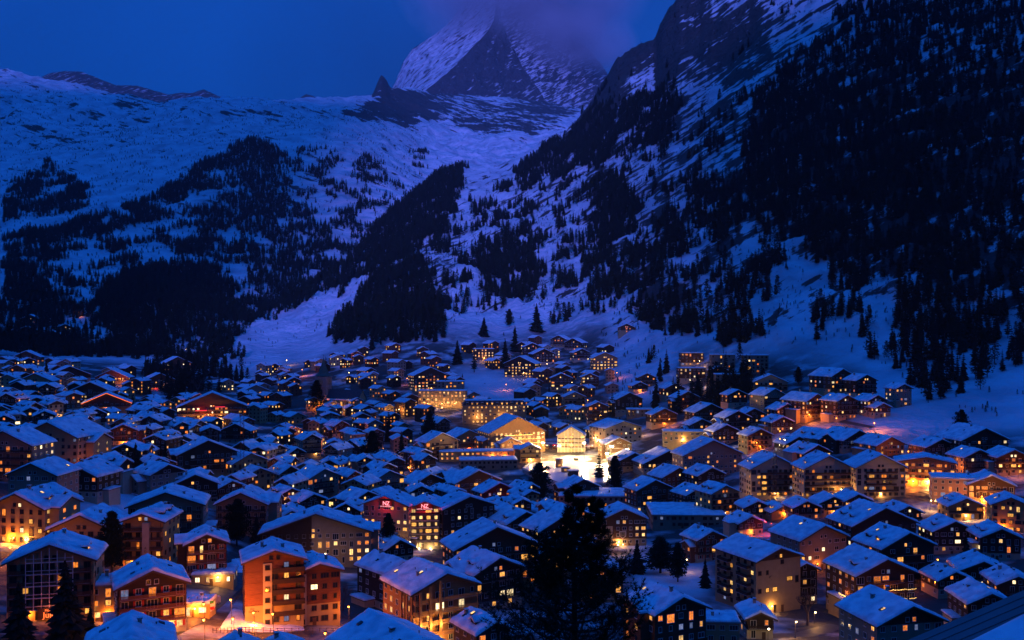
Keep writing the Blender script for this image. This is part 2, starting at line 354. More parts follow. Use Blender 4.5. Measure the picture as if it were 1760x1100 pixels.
near = [(8, 1350), (20, 1500), (40, 1560), (70, 1500), (120, 1370)]
G1 = {
 -500: near+[(200,1080),(240,990),(300,870),(350,810),(450,735),(520,705),(640,665),(780,635),(950,610),(1150,588),(1350,570)],
 -150: near+[(200,1120),(240,1030),(300,915),(350,850),(450,770),(520,735),(640,692),(780,657),(950,627),(1150,600),(1350,580)],
 100: near+[(200,1150),(240,1072),(300,945),(350,855),(400,815),(450,780),(520,748),(640,707),(780,674),(950,642),(1150,614),(1350,598)],
 350: near+[(200,1180),(240,1092),(260,1060),(300,1003),(350,940),(420,882),(520,825),(640,768),(780,722),(950,675),(1150,635),(1400,600)],
 600: near+[(200,1190),(240,1107),(260,1070),(330,990),(420,928),(520,860),(640,795),(780,735),(950,672),(1150,617),(1300,592),(1500,560),(1700,512),(1980,440)],
 880: near+[(200,1200),(240,1112),(330,1005),(420,935),(520,862),(600,808),(640,785),(780,725),(950,655),(1100,602),(1250,555),(1500,480),(1800,405),(2100,345),(2540,278)],
 1150: near+[(200,1210),(240,1130),(330,1030),(420,945),(520,880),(640,792),(780,715),(900,655),(1000,615),(1150,550),(1350,455),(1600,350),(1900,240),(2200,140),(2500,25)],
 1400: near+[(200,1220),(240,1150),(310,1068),(360,985),(420,905),(480,842),(560,762),(640,707),(720,665),(800,625),(900,560),(1000,490),(1150,390),(1350,260),(1550,140),(1800,0),(2200,-140)],
 1650: near+[(200,1210),(240,1150),(310,1066),(380,960),(450,870),(520,792),(580,738),(640,693),(700,650),(800,565),(900,470),(1000,375),(1150,250),(1300,140),(1500,20),(1900,-180)],
 1900: near+[(200,1190),(240,1125),(310,1035),(380,930),(450,840),(520,755),(580,692),(640,632),(700,570),(800,460),(900,360),(1000,270),(1150,150),(1300,50),(1600,-160)],
 2260: near+[(200,1150),(240,1080),(310,980),(380,880),(450,790),(520,700),(580,630),(640,560),(700,490),(800,380),(900,280),(1000,200),(1150,90),(1400,-100)],
}
rD1 = [(-500,1350),(100,1350),(350,1400),(470,1700),(560,1900),(700,2300),(800,2480),(985,2600),(1165,2500),(1400,2200),(1650,1900),(1900,1600),(2260,1400)]
sil1 = [(-500,575),(-150,580),(100,602),(350,606),(400,572),(470,540),(560,484),(640,408),(700,352),(745,306),(790,294),(860,288),(920,254),(985,214),(1000,192),(1040,140),(1062,98),(1085,84),(1128,66),(1135,40),(1165,-5),(1300,-90),(1400,-140),(1650,-180),(1900,-160),(2260,-100)]
TOWN = [(-500,560),(150,596),(300,612),(400,640),(520,604),(640,575),(760,588),(900,590),(1060,572),(1130,600),(1330,610),(1440,625),(1560,655),(1600,730),(1660,745),(2260,740),(2260,1600),(-500,1600)]
def wild1(s, D, Yt):
    return np.clip(sstep(640, 520, Yt)+sstep(900, 1150, D)*sstep(1000, 1200, s.xg)*0.6, 0, 1)*sstep(420, 700, D)
def disp1(s, X, D, Yt):
    w = wild1(s, D, Yt); Y = D
    h = 20*fbm(X/260, Y/260, 4, 3)+17*ridged(X/95+Y/400, Y/150, 5, 5)+6.0*ridged(X/30, Y/38, 4, 9)
    # ledges: shelves that run along the mountainside
    b = (0.8*h+Y*0.55+X*0.45)/46.0
    led = (np.abs((b+0.6*fbm(X/120, Y/120, 3, 21)) % 1-0.5)-0.25)*16*sstep(900, 1250, s.xg)
    small = 0.35*fbm(X/14, Y/14, 3, 31)*sstep(150, 260, D)
    return w*(h+led)+small*(1-w)
ROCK1 = [([(1040,150),(1070,90),(1135,60),(1330,55),(1330,90),(1180,110),(1090,125)], .75), ([(1125,70),(1140,20),(1180,-20),(1250,-20),(1170,40)], .75), ([(985,215),(1040,140),(1090,140),(1050,190),(1000,225)], .7),
         ([(1000,560),(1120,560),(1110,660),(1040,640)], .12), ([(1290,190),(1520,130),(1760,120),(1760,560),(1480,480),(1300,360)], .40), ([(640,420),(740,310),(800,420),(760,560),(620,560)], .28),
         ([(1290,560),(1480,480),(1500,620),(1400,640)], .25), ([(800,300),(1290,150),(1290,540),(760,540)], .12), ([(1440,640),(1600,640),(1600,760),(1440,760)], -.5), ([(370,560),(640,480),(640,560),(420,640)], -.15),
         ([(800,640),(910,635),(910,690),(800,690)], .25), ([(1600,640),(1760,640),(1760,760),(1600,760)], -.02)]
def polymap(s, Yt, lst, blur=3):
    r = np.zeros_like(Yt)
    for poly, w in lst:
        r = r+w*inpoly(s.xg, Yt, poly)
    return gauss(gauss(r, blur, 0), blur, 1)
def rock1(s, X, D, Z, Yt):
    w = wild1(s, D, Yt)
    return polymap(s, Yt, ROCK1)+0.17*w-0.10*(1-w)-0.5*(1-w)*(D < 900)
def town1(s):
    t = inpoly(s.xg, s.yimg, TOWN).astype(float)*(s.D < 1150)
    for q in ([(1040,560),(1165,590),(1165,690),(1060,700)], [(1440,700),(1500,640),(1640,640),(1645,750),(1520,765)], [(130,815),(275,815),(285,905),(110,905)], [(780,630),(905,640),(915,690),(790,690)], [(1090,950),(1215,950),(1215,1030),(1090,1030)], [(365,540),(640,480),(540,606),(430,648),(365,620)]): t = t*(1-inpoly(s.xg, s.yimg, q))
    return gauss(gauss(t, 2.5, 0), 2.5, 1)
S1 = Sheet(G1, 8, rD1, sil1, -500, 2260, 690, 560, 1.05, 0.25, disp1, rock1, town1)
tag(link('ground', S1.mesh('ground', 'slope_snow')), kind='structure')

G2 = {
 -500: [(1000,650),(1500,540),(1900,460),(2400,380),(3100,280),(4000,180),(5000,80)],
 -300: [(1000,650),(1500,555),(1900,475),(2400,395),(3100,300),(4000,200),(5000,105)],
 0: [(1000,655),(1300,590),(1700,520),(2050,450),(2300,400),(2900,310),(3700,220),(4800,122)],
 100: [(1000,655),(1500,560),(1900,480),(2300,400),(2900,300),(3900,200),(4750,140)],
 200: [(1000,655),(1250,612),(1600,540),(1950,470),(2350,390),(2600,340),(3300,250),(4600,160)],
 330: [(1000,660),(1250,620),(1500,560),(2000,470),(2350,400),(2800,300),(3400,230),(4200,170)],
 430: [(1000,660),(1300,618),(1750,540),(2200,440),(2600,340),(3000,250),(3700,210),(4300,175)],
 560: [(1000,660),(1500,600),(1900,520),(2350,430),(2700,330),(3000,258),(3900,210),(4850,172)],
 640: [(1000,660),(1700,600),(2000,520),(2350,440),(2600,360),(2950,272),(4000,218),(5200,160)],
 700: [(1000,680),(1900,600),(2200,480),(2450,400),(2750,330),(3300,300),(4200,250),(6000,155)],
 760: [(1000,700),(2200,600),(2600,420),(2900,345),(3500,292),(4400,250),(6700,165)],
 850: [(1000,700),(2600,500),(3200,330),(3700,285),(4700,240),(5900,205),(7200,165)],
 980: [(1000,700),(2800,500),(3500,300),(4500,240),(6000,212),(7200,178)],
 1300: [(1000,700),(2800,500),(3500,300),(4500,240),(6000,215),(7200,190)],
}
rD2 = [(-500,5000),(0,4800),(200,4600),(330,4200),(430,4300),(640,5200),(700,6000),(760,6700),(850,7200),(1300,7200)]
sil2 = [(-500,80),(-300,105),(0,122),(60,133),(110,142),(200,157),(270,174),(330,168),(385,171),(480,177),(520,173),(560,172),(610,167),(640,163),(649,142),(656,133),(664,142),(670,156),(700,152),(740,160),(800,166),(850,165),(900,172),(990,182),(1100,190),(1300,190)]
FOR2 = [([(330,290),(400,257),(425,240),(460,252),(480,268),(560,262),(640,278),(708,328),(692,372),(640,415),(560,485),(480,545),(400,600),(300,612),(0,606),(0,412),(100,392),(200,372),(260,340)], .95),
        ([(0,335),(80,285),(150,320),(145,372),(60,385),(0,395)], .7)]
def disp2(s, X, D, Yt):
    w = sstep(1100, 1700, D)
    far = sstep(2600, 4200, D)
    h = (18+62*far)*fbm(X/420, D/520, 4, 43)+(16+46*far)*ridged(X/240, D/300, 6, 47, .58)+6*ridged(X/50, D/60, 4, 51)
    kn = 26*np.exp(-(((s.xg-290)/95)**2+((D-1500)/190)**2))
    tower = 60*np.exp(-((s.xg-656)/9)**2)*sstep(.9, 1, np.minimum(s.t, 1))[:, None]*0
    return w*h*0.8*(1-0.6*sstep(.86, 1, np.minimum(s.t, 1))[:, None])+kn+tower
ROCK2 = [([(640,170),(652,128),(672,150),(720,170),(740,215),(690,230),(650,190)], .62), ([(590,185),(640,180),(668,205),(650,222),(600,205)], .5), ([(690,160),(800,165),(930,190),(985,200),(930,245),(830,250),(720,200)], .46),
         ([(860,168),(990,180),(990,200),(920,196)], .6), ([(180,150),(280,165),(275,200),(190,190)], .35), ([(330,170),(560,172),(560,215),(420,215)], .14), ([(0,120),(180,140),(160,190),(0,180)], .1),
         ([(560,225),(850,230),(880,290),(700,300),(560,260)], -.2), ([(60,215),(230,215),(150,330),(0,330)], .12)]
def rock2(s, X, D, Z, Yt):
    r = polymap(s, Yt, ROCK2)
    dark = polymap(s, Yt, FOR2)
    return r+0.12*dark+0.03+0.05*(s.yimg < 260)
S2 = Sheet(G2, 1000, rD2, sil2, -500, 1300, 520, 430, 1.035, 0.45, disp2, rock2, sig=(3, 12))
tag(link('mountain', S2.mesh('mountain', 'alp_snow')), kind='structure')
def gz(X, Y):
    a = S1.z(X, Y)
    return max(a, S2.z(X, Y)) if Y > 1050 else a
def P(x, y, D): return Vector(((x-880)*D/F, D, ZC-(y-550)*D/F))
def solveD(x, y, H=0.0, d0=60, d1=2300, kD=0.0):
    """depth at which a thing of height H (+kD*D) standing on the ground has its top on the bearing (x, y)"""
    lo = d0; prev = None; d = d0
    while d < d1:
        X = (x-880)*d/F; top = gz(X, d)+H+kD*d; ray = ZC-(y-550)*d/F
        g = top-ray
        if prev is not None and prev < 0 <= g:
            a, b = d/1.012, d
            for _ in range(24):
                m = 0.5*(a+b); X = (x-880)*m/F
                if gz(X, m)+H+kD*m-(ZC-(y-550)*m/F) < 0: a = m
                else: b = m
            return 0.5*(a+b)
        prev = g; d *= 1.012
    return None

# far peaks and the pyramid peak: lofted between ridge lines
def loft(name, A, B, nu, nv, amp, wl_, rockA, rockB, mat, seed, streak=0.0):
    """surface between ridge line A and ridge line B, each [(x, y, D), ...] from summit to foot"""
    def samp(L, n):
        pts = np.array([P(*p) for p in L]); k = np.linspace(0, len(L)-1, n); i = np.floor(k).astype(int).clip(0, len(L)-2); f = (k-i)[:, None]
        return pts[i]*(1-f)+pts[i+1]*f
    a = samp(A, nv); b = samp(B, nv); u = np.linspace(0, 1, nu)[None, :, None]
    V = a[:, None, :]*(1-u)+b[:, None, :]*u
    uu = np.repeat(np.linspace(0, 1, nu)[None, :], nv, 0)
    n = ridged(V[..., 0]/wl_+V[..., 1]/(wl_*3), V[..., 2]/(wl_*1.6), 6, seed, 0.55)
    env = 0.30+0.70*np.sin(np.pi*uu)
    V[..., 2] += amp*0.5*n*env; V[..., 1] -= amp*1.2*n*env
    V[..., 0] += amp*0.5*noise2(V[..., 2]/(wl_*0.5), V[..., 1]/wl_, seed+4)*env
    st = ridged(V[..., 0]/60-V[..., 2]/240, V[..., 2]/900, 3, seed+9)
    rock = rockA*(1-uu)+rockB*uu+streak*st
    return gridmesh(name, V.reshape(-1, 3), nv, nu, mat, {'rock': rock, 'town': np.zeros(rock.shape)})
HORN = [(872,-42,9300),(852,-2,9080),(849,34,8960),(838,55,8850),(822,72,8760),(796,100,8600),(768,128,8460),(732,156,8320),(690,215,8150)]
FURG = [(872,-42,9320),(800,-6,9340),(786,20,9330),(768,44,9320),(738,66,9300),(708,86,9300),(694,106,9290),(680,142,9280),(640,215,9250)]
ZMUT = [(872,-42,9320),(928,-6,9480),(938,30,9500),(956,52,9500),(992,66,9500),(1014,88,9500),(1034,112,9480),(1052,140,9450),(1100,220,9400)]
NRIB = [(872,-42,9310),(858,-2,9120),(862,34,9040),(872,64,8960),(886,90,8900),(900,118,8850),(920,146,8800),(934,166,8750),(950,220,8500)]
BACK = [(872,-42,9320),(880,30,10200),(880,60,10500),(880,90,10800),(880,110,11000),(880,120,11200),(880,130,11400),(880,140,11600),(880,215,12000)]
mt = bpy.data.objects.new('mountain_peak', None); COL.objects.link(mt); mt.location = P(872, 200, 9000); tag(mt, kind='structure')
for nm, A, B, ra, rb, sd, stt in (('rock_face', FURG, HORN, .13, .26, 61, .26), ('rock_face', HORN, NRIB, .78, .60, 67, .30), ('rock_face', NRIB, ZMUT, .34, .55, 71, .26), ('rock_face', ZMUT, BACK, .4, .4, 73, .1), ('rock_face', BACK, FURG, .4, .4, 79, .1)):
    o = link(nm, loft(nm, A, B, 110, 170, 34, 210, ra, rb, 'peak_rock', sd, stt), mt); o.location = -Vector(mt.location)
def far_peak(label, sil, D0, D1, rk, seed):
    xs = np.linspace(sil[0][0], sil[-1][0], 130); ys = np.interp(xs, [a for a, _ in sil], [b for _, b in sil])+1.2*fbm(xs/9, xs*0, 4, seed)
    V = []; nr = 46
    for j in range(nr):
        t = j/(nr-1)
        if t < 0.7:
            k = t/0.7; D = D0+(D1-D0)*k; y = 215+(ys-215)*k
        else:
            k = (t-0.7)/0.3; D = D1*(1+0.16*k); y = ys+(230-ys)*k
        X = (xs-880)*D/F; Z = ZC-(y-550)*D/F+30*ridged(X/260, np.full_like(X, D/260), 4, seed+3)*min(1, abs(t-.7)*8)
        V.append(np.stack([X, np.full_like(X, D), Z], -1))
    V = np.array(V)
    tag(link('mountain_ridge', gridmesh('mountain_ridge', V.reshape(-1, 3), nr, 130, 'peak_rock', {'rock': np.full(nr*130, rk), 'town': np.zeros(nr*130)})), kind='structure')
far_peak('a', [(20,215),(60,140),(75,129),(92,123),(112,121),(140,122),(165,132),(200,146),(235,146),(262,154),(290,162),(312,158),(328,160),(350,152),(372,163),(392,172),(420,215)], 8000, 8800, .75, 5)
far_peak('b', [(460,215),(490,178),(512,170),(526,161),(538,164),(552,172),(575,215)], 8000, 8600, .85, 8)

# unseen walls added behind the viewpoint to block the sun beside the valley axis
def shade_wall(x0, x1, top, seed):
    n, m = 70, 40; V = []
    for j in range(m):
        t = j/(m-1)
        for i in range(n):
            k = i/(n-1); X = x0+(x1-x0)*k
            prof = 1-abs(2*t-1); edge = sstep(0, 0.04, k) if abs(x0) < abs(x1) else sstep(0, 0.04, 1-k)
            h = top*prof**0.8*float(edge); h *= 1+0.10*float(fbm(X/700, t*3, 3, seed))
            V.append((X, -2700+1300*t, -200+h))
    tag(link('mountain_ridge', gridmesh('mountain_ridge', np.array(V), m, n, 'alp_snow', {'rock': np.full(n*m, .1), 'town': np.zeros(n*m)})), kind='structure')  # added sun blocker, given a ridge shape
shade_wall(-6500, -480, 3100, 3)
shade_wall(-120, 6500, 1850, 6)
shade_wall(-1200, 600, 1030, 9)  # added saddle that keeps the violet sun off the village

# ------------------------------------------------------------------ windows, lamps
WCACHE = {}
def window_mesh(w, h, lit, frame, split):
    """(frame mesh, pane mesh) or one joined mesh; stands in the xz plane, faces -y"""
    k = (round(w, 1), round(h, 1), lit, frame, split)
    if k in WCACHE: return WCACHE[k]
    fr = MB(); t = 0.09; d = 0.10
    fr.box(-w/2-t, w/2+t, -d, 0, -t, 0, frame); fr.box(-w/2-t, w/2+t, -d, 0, h, h+t, frame)
    fr.box(-w/2-t, -w/2, -d, 0, 0, h, frame); fr.box(w/2, w/2+t, -d, 0, 0, h, frame)
    n = max(1, int(round(w/0.75)))
    for i in range(1, n):
        x = -w/2+w*i/n; fr.box(x-0.035, x+0.035, -d+0.02, -0.03, 0, h, frame)
    fr.box(-w/2-t-0.06, w/2+t+0.06, -d-0.08, -0.0, -t-0.06, -t, frame)
    pm = lit or 'glass_dark'
    if split:
        pn = MB(); pn.box(-w/2, w/2, -0.035, -0.005, 0, h, pm); WCACHE[k] = (fr.mesh('window_frame'), pn.mesh('pane'))
    else:
        fr.box(-w/2, w/2, -0.035, -0.005, 0, h, pm); WCACHE[k] = (fr.mesh('window'), None)
    return WCACHE[k]
def shutter_mesh(h, mat):
    k = ('sh', round(h, 1), mat)
    if k not in WCACHE:
        b = MB(); b.box(-0.24, 0.24, -0.09, -0.02, -0.03, h+0.03, mat)
        for i in range(5): b.box(-0.18, 0.18, -0.115, -0.09, 0.08+i*(h-0.1)/5, 0.08+i*(h-0.1)/5+(h-0.1)/9, mat)
        WCACHE[k] = (b.mesh('shutter'), None)
    return WCACHE[k][0]
LIGHTS = {}
def lamp_light(parent, loc, power, col, rad=0.25):
    k = (round(power), col, rad)
    if k not in LIGHTS:
        d = bpy.data.lights.new('lamp_light', 'POINT'); d.energy = power*1.7; d.color = col; d.shadow_soft_size = rad; LIGHTS[k] = d
    return link('lamp_light', LIGHTS[k], parent, loc)
SOD = (1.0, 0.22, 0.018); WARM = (1.0, 0.45, 0.11); WHT = (1.0, 0.66, 0.28); RED = (1.0, 0.06, 0.04); BLU = (0.3, 0.35, 1.0)
def bulb_mesh(mat, r):
    k = ('bulb', mat, r)
    if k not in WCACHE:
        b = MB(); b.ball((0, 0, 0), r, mat, 8); WCACHE[k] = (smooth(b.mesh('bulb')), None)
    return WCACHE[k][0]

# ------------------------------------------------------------------ houses
STY = {  # base wall, upper wall, storeys of base, frame, balcony, share of lit windows, roof, shutters
 'td': ('plaster_white', 'timber_dark', 1, 'frame_white', 'timber_dark', .30, 'gable', 0),
 'tb': ('plaster_cream', 'timber_brown', 1, 'frame_white', 'timber_brown', .32, 'gable', 0),
 'tr': ('plaster_white', 'timber_red', 1, 'frame_white', 'timber_brown', .40, 'gable', 1),
 'tx': ('plaster_cream', 'timber_red', 2, 'frame_brown', 'timber_dark', .25, 'gable', 0),
 'ts': ('plaster_white', 'timber_dark', 1, 'frame_white', 'timber_red', .45, 'gable', 1),
 'th': ('plaster_cream', 'timber_honey', 0, 'frame_white', 'timber_honey', .55, 'gable', 0),
 'pc': ('plaster_cream', 'timber_brown', 9, 'frame_brown', 'timber_brown', .30, 'gable', 0),
 'pg': ('plaster_grey', 'timber_dark', 9, 'frame_white', 'timber_dark', .22, 'gable', 0),
 'pw': ('plaster_white', 'timber_brown', 9, 'frame_brown', 'timber_brown', .30, 'gable', 0),
 'pp': ('plaster_pink', 'timber_brown', 9, 'frame_white', 'frame_white', .30, 'gable', 0),
 'po': ('plaster_ochre', 'timber_brown', 9, 'frame_brown', 'timber_brown', .40, 'gable', 0),
 'fp': ('plaster_cream', 'plaster_cream', 9, 'frame_white', 'frame_white', .40, 'flat', 0),
 'fg': ('plaster_grey', 'plaster_grey', 9, 'frame_brown', 'concrete', .30, 'flat', 0),
 'fk': ('plaster_pink', 'plaster_pink', 9, 'frame_white', 'frame_white', .35, 'flat', 0),
 'ft': ('plaster_white', 'timber_brown', 1, 'frame_white', 'timber_brown', .45, 'flat', 0),
}
WALLWORD = {'td':'dark timber','tb':'brown timber','tr':'reddish timber','ts':'black timber','tx':'reddish timber','th':'golden timber','pc':'cream plastered','pg':'grey plastered','pw':'white plastered','pp':'pinkish plastered','po':'ochre plastered','fp':'cream flat-roofed','fg':'grey flat-roofed','fk':'pinkish flat-roofed','ft':'brown flat-roofed'}
HOUSES = []; OCC = []; BOXES = []
LITSET = ('lit_warm', 'lit_warm', 'lit_orange', 'lit_orange', 'lit_pale', 'lit_white')
ST = 2.8
def snow_grid(W2, ov, L, of, ob, ztop, tanp, th, nu, nv, seed, bare, flat=False):
    us = np.concatenate([[-1, -0.985], np.linspace(-0.955, 0.955, nu), [0.985, 1]]); vs = np.concatenate([[0, 0.012], np.linspace(0.035, 0.965, nv), [0.988, 1]])
    U, Vv = np.meshgrid(us, vs); X = U*(W2+ov-0.04); Y = -of+0.04+Vv*(L+of+ob-0.08)
    base = ztop-np.abs(X)*tanp if not flat else np.full_like(X, ztop)
    eu = np.interp(np.abs(U), [0, 0.955, 0.985, 1.0], [1, 0.92, 0.62, 0.0]); ev = np.interp(np.abs(Vv-0.5)*2, [0, 0.93, 0.976, 1.0], [1, 0.95, 0.65, 0.0])
    n = fbm(X/3.1+seed*7.1, Y/3.1-seed*3.3, 3, seed % 97)
    n2 = fbm(X/0.9+seed, Y/1.1-seed, 3, seed % 83); T = th*eu*ev*(1+0.6*n+0.28*n2)
    if not flat: T = T+0.16*np.exp(-(X/0.5)**2)*(eu*ev) - 0.10*np.exp(-(X/0.25)**2)
    if bare > 0:
        m = fbm(X/3.6-seed*1.7, Y/3.6+seed*5.9, 4, (seed*3) % 89)
        T = np.where((m > 0.62-bare) & (eu*ev > 0.5), -0.05, T)
    Z = base+0.01+T
    X = X+np.where(np.abs(U) > 0.96, 0.16*noise2(Y/0.8+seed, X*0+seed*1.3, 5), 0); Y = Y+np.where(np.abs(Vv-.5) > 0.485, 0.14*noise2(X/0.8-seed, Y*0+seed*2.1, 7), 0)
    return np.stack([X, Y, Z], -1).reshape(-1, 3), len(vs), len(us)
def place_windows(root, wallparent, pts, near, fr):
    for (px_, py_, pz_, rz, w, h, lit, sh) in pts:
        a, b = window_mesh(w, h, lit, fr, near)
        o = link('window', a, root, (px_, py_, pz_), rz)
        if near and b: link('pane', b, o)
        if sh:
            for sgn in (-1, 1):
                c, s_ = math.cos(rz), math.sin(rz); dx = sgn*(w/2+0.38)
                link('shutter', shutter_mesh(h, 'shutter_red'), root, (px_+dx*c, py_+dx*s_, pz_), rz)
def lxsign(X, D, rz):
    tc = Vector((-X, -D, 0)); return tc.x*math.cos(-rz)-tc.y*math.sin(-rz)
def house(x, y, wpx, st, psi, L, sty, label=None, cat='house', tanp=0.44, plit=None, balc=None, porch=None, bare=None, lit=None, D=None, base=None, name=None, extra_snow=0.0, W=None, group=None, winw=1.15, frontskip=None):
    bw, uw, pb, fr, bm, pl, roof, shut = STY[sty]
    c = math.cos(R(psi)); flat = roof == 'flat'
    ov = 1.0 if not flat else 0.35
    if D is None:
        kD = 0 if (flat or W) else 0.5*wpx/F/c*tanp
        H = st*ST+0.9+((W/2+1)*tanp if (W and not flat) else 0)
        D = solveD(x, y, H, 150, 1900, kD)
        if D is None: return None
    Wt = W+2*ov if W else wpx*D/F/c
    W2 = max(2.4, Wt/2-ov); near = D < 400; mid = D < 640
    X = (x-880)*D/F; g = gz(X, D) if base is None else base
    az = math.atan2(X, D); rz = R(psi)-az
    root = bpy.data.objects.new(name or {'gable': 'chalet', 'flat': 'apartment_block'}[roof], None); COL.objects.link(root)
    root.location = (X, D, g); root.rotation_euler = (0, 0, rz)
    He = st*ST+0.3; apexz = He+W2*tanp if not flat else He
    seed = (int(x*13+y*7)) % 1000; r = random.Random(seed)
    zb = min(pb, st)*ST+0.3 if pb else 0.0
    of = 1.4 if mid else 1.1; ob = 0.8
    if flat: of = ob = 0.35
    # walls
    b = MB()
    zlow = -9.0
    if pb >= st:
        if flat: b.box(-W2, W2, 0, L, zlow, He, bw)
        else: b.prism([(-W2, zlow), (W2, zlow), (W2, He), (0, apexz), (-W2, He)], 0, L, bw)
        wall = link('wall', b.mesh('wall'), root)
        if not flat and sty in ('pc', 'pg', 'pw', 'pp') and r.random() < 0.6 and W2 < 9:
            t = MB(); t.prism([(-W2, He-ST*0.1), (W2, He-ST*0.1), (W2, He), (0, apexz), (-W2, He)], -0.06, 0.0, uw); link('gable_boarding', t.mesh('gable_boarding'), root)
    else:
        b.box(-W2+0.04, W2-0.04, 0.04, L-0.04, zlow, zb, bw); wall = link('wall', b.mesh('wall'), root)
        t = MB()
        if flat: t.box(-W2, W2, 0, L, zb, He, uw)
        else: t.prism([(-W2, zb), (W2, zb), (W2, He), (0, apexz), (-W2, He)], 0, L, uw)
        link('timber_wall', t.mesh('timber_wall'), root)
        if near:
            t = MB()
            for i in range(min(pb, st), st+1):
                zz = 0.3+i*ST
                t.box(-W2-0.05, W2+0.05, -0.07, 0.0, zz-0.12, zz+0.10, uw)
                t.box(-W2-0.07, -W2, 0.0, L, zz-0.12, zz+0.10, uw); t.box(W2, W2+0.07, 0.0, L, zz-0.12, zz+0.10, uw)
            link('floor_band', t.mesh('floor_band'), root)
    # roof with its blanket of snow
    rb = MB(); t = 0.26
    if flat:
        rb.box(-W2-ov, W2+ov, -of, L+ob, He, He+0.35, 'concrete'); ztop = He+0.35
    else:
        e = W2+ov; zr = apexz+0.02; ze = apexz-e*tanp
        rb.prism([(-e, ze), (0, zr), (e, ze), (e, ze+t), (0, zr+t), (-e, ze+t)], -of, L+ob, 'eave_wood', 'roof_slate'); ztop = zr+t
        if near:
            for sgn in (-1, 1):
                rb.prism([(0, zr-0.12), (sgn*e, ze-0.12), (sgn*e, ze+t+0.06), (0, zr+t+0.06)] if sgn < 0 else [(0, zr-0.12), (0, zr+t+0.06), (e, ze+t+0.06), (e, ze-0.12)][::-1], -of-0.08, -of, 'eave_wood')
            for k in range(int(L/2.2)):
                for sgn in (-1, 1): rb.bar((sgn*(e-0.1), 0.6+k*2.2, ze+0.02), (sgn*(W2-0.2), 0.6+k*2.2, ze+0.02+(ov+0.2)*tanp), 0.09, 'eave_wood', 4)
    ro = link('roof', rb.mesh('roof'), root)
    if bare is None: bare = r.choice([0, 0, 0.05, 0.12, 0.2]) if mid else 0
    nu, nv = ((35, 27) if near else (17, 13) if mid else (7, 5))
    th = (0.55+0.35*r.random() if mid else 0.42+0.25*r.random())+extra_snow
    V, nr, nc = snow_grid(W2, ov, L, of, ob, ztop, tanp, th, nu, nv, seed, bare, flat)
    link('snow_cover', gridmesh('snow_cover', V, nr, nc, 'snow'), ro)
    # chimneys, vents, skylights
    def roofz(xx): return ztop-abs(xx)*tanp if not flat else ztop
    for k in range(r.choice([1, 1, 2]) if D < 900 else r.choice([0, 1])):
        cx = r.uniform(-0.55, 0.55)*W2; cyy = r.uniform(0.2, 0.85)*L; zz = roofz(cx); q = MB(); hh = r.uniform(1.0, 1.7); s_ = r.uniform(0.3, 0.42)
        q.box(cx-s_, cx+s_, cyy-s_, cyy+s_, zz-0.6, zz+hh, 'stone'); q.box(cx-s_-0.12, cx+s_+0.12, cyy-s_-0.12, cyy+s_+0.12, zz+hh+0.25, zz+hh+0.36, 'metal_dark')
        for ax in (-1, 1):
            for ay in (-1, 1): q.box(cx+ax*s_*0.8-0.05, cx+ax*s_*0.8+0.05, cyy+ay*s_*0.8-0.05, cyy+ay*s_*0.8+0.05, zz+hh, zz+hh+0.25, 'metal_dark')
        q.box(cx-s_-0.08, cx+s_+0.08, cyy-s_-0.08, cyy+s_+0.08, zz+hh+0.36, zz+hh+0.50, 'snow')
        link('chimney', q.mesh('chimney'), ro)
    if mid and not flat:
        for k in range(r.choice([0, 1, 2, 3])):
            cx = r.uniform(0.25, 0.8)*W2*r.choice([-1, 1]); cyy = r.uniform(0.12, 0.88)*L; zz = roofz(cx)+th*1.05; sg = 1 if cx > 0 else -1
            q = MB(); lm = 'lit_pale' if r.random() < 0.25 else 'glass_dark'
            q.v += [(cx-0.5, cyy-0.42, zz+0.5*tanp*sg-0.5), (cx+0.5, cyy-0.42, zz-0.5*tanp*sg-0.5), (cx+0.5, cyy+0.42, zz-0.5*tanp*sg-0.5), (cx-0.5, cyy+0.42, zz+0.5*tanp*sg-0.5)]
            q.v += [(a, b_, c_+0.62) for a, b_, c_ in q.v[:4]]
            for fc, mm in (((4,5,6,7), lm), ((0,1,5,4), 'metal_dark'), ((1,2,6,5), 'metal_dark'), ((2,3,7,6), 'metal_dark'), ((3,0,4,7), 'metal_dark')): q.f.append(fc); q.m.append(q.mi(mm))
            link('skylight', q.mesh('skylight'), ro)
    if near:
        for k in range(2):
            cx = r.uniform(-0.7, 0.7)*W2; cyy = r.uniform(0.1, 0.9)*L; q = MB(); q.bar((cx, cyy, roofz(cx)), (cx, cyy, roofz(cx)+1.0), 0.09, 'metal_dark', 6); q.bar((cx, cyy, roofz(cx)+1.0), (cx, cyy, roofz(cx)+1.12), 0.17, 'metal_dark', 6)
            link('vent_pipe', q.mesh('vent_pipe'), ro)
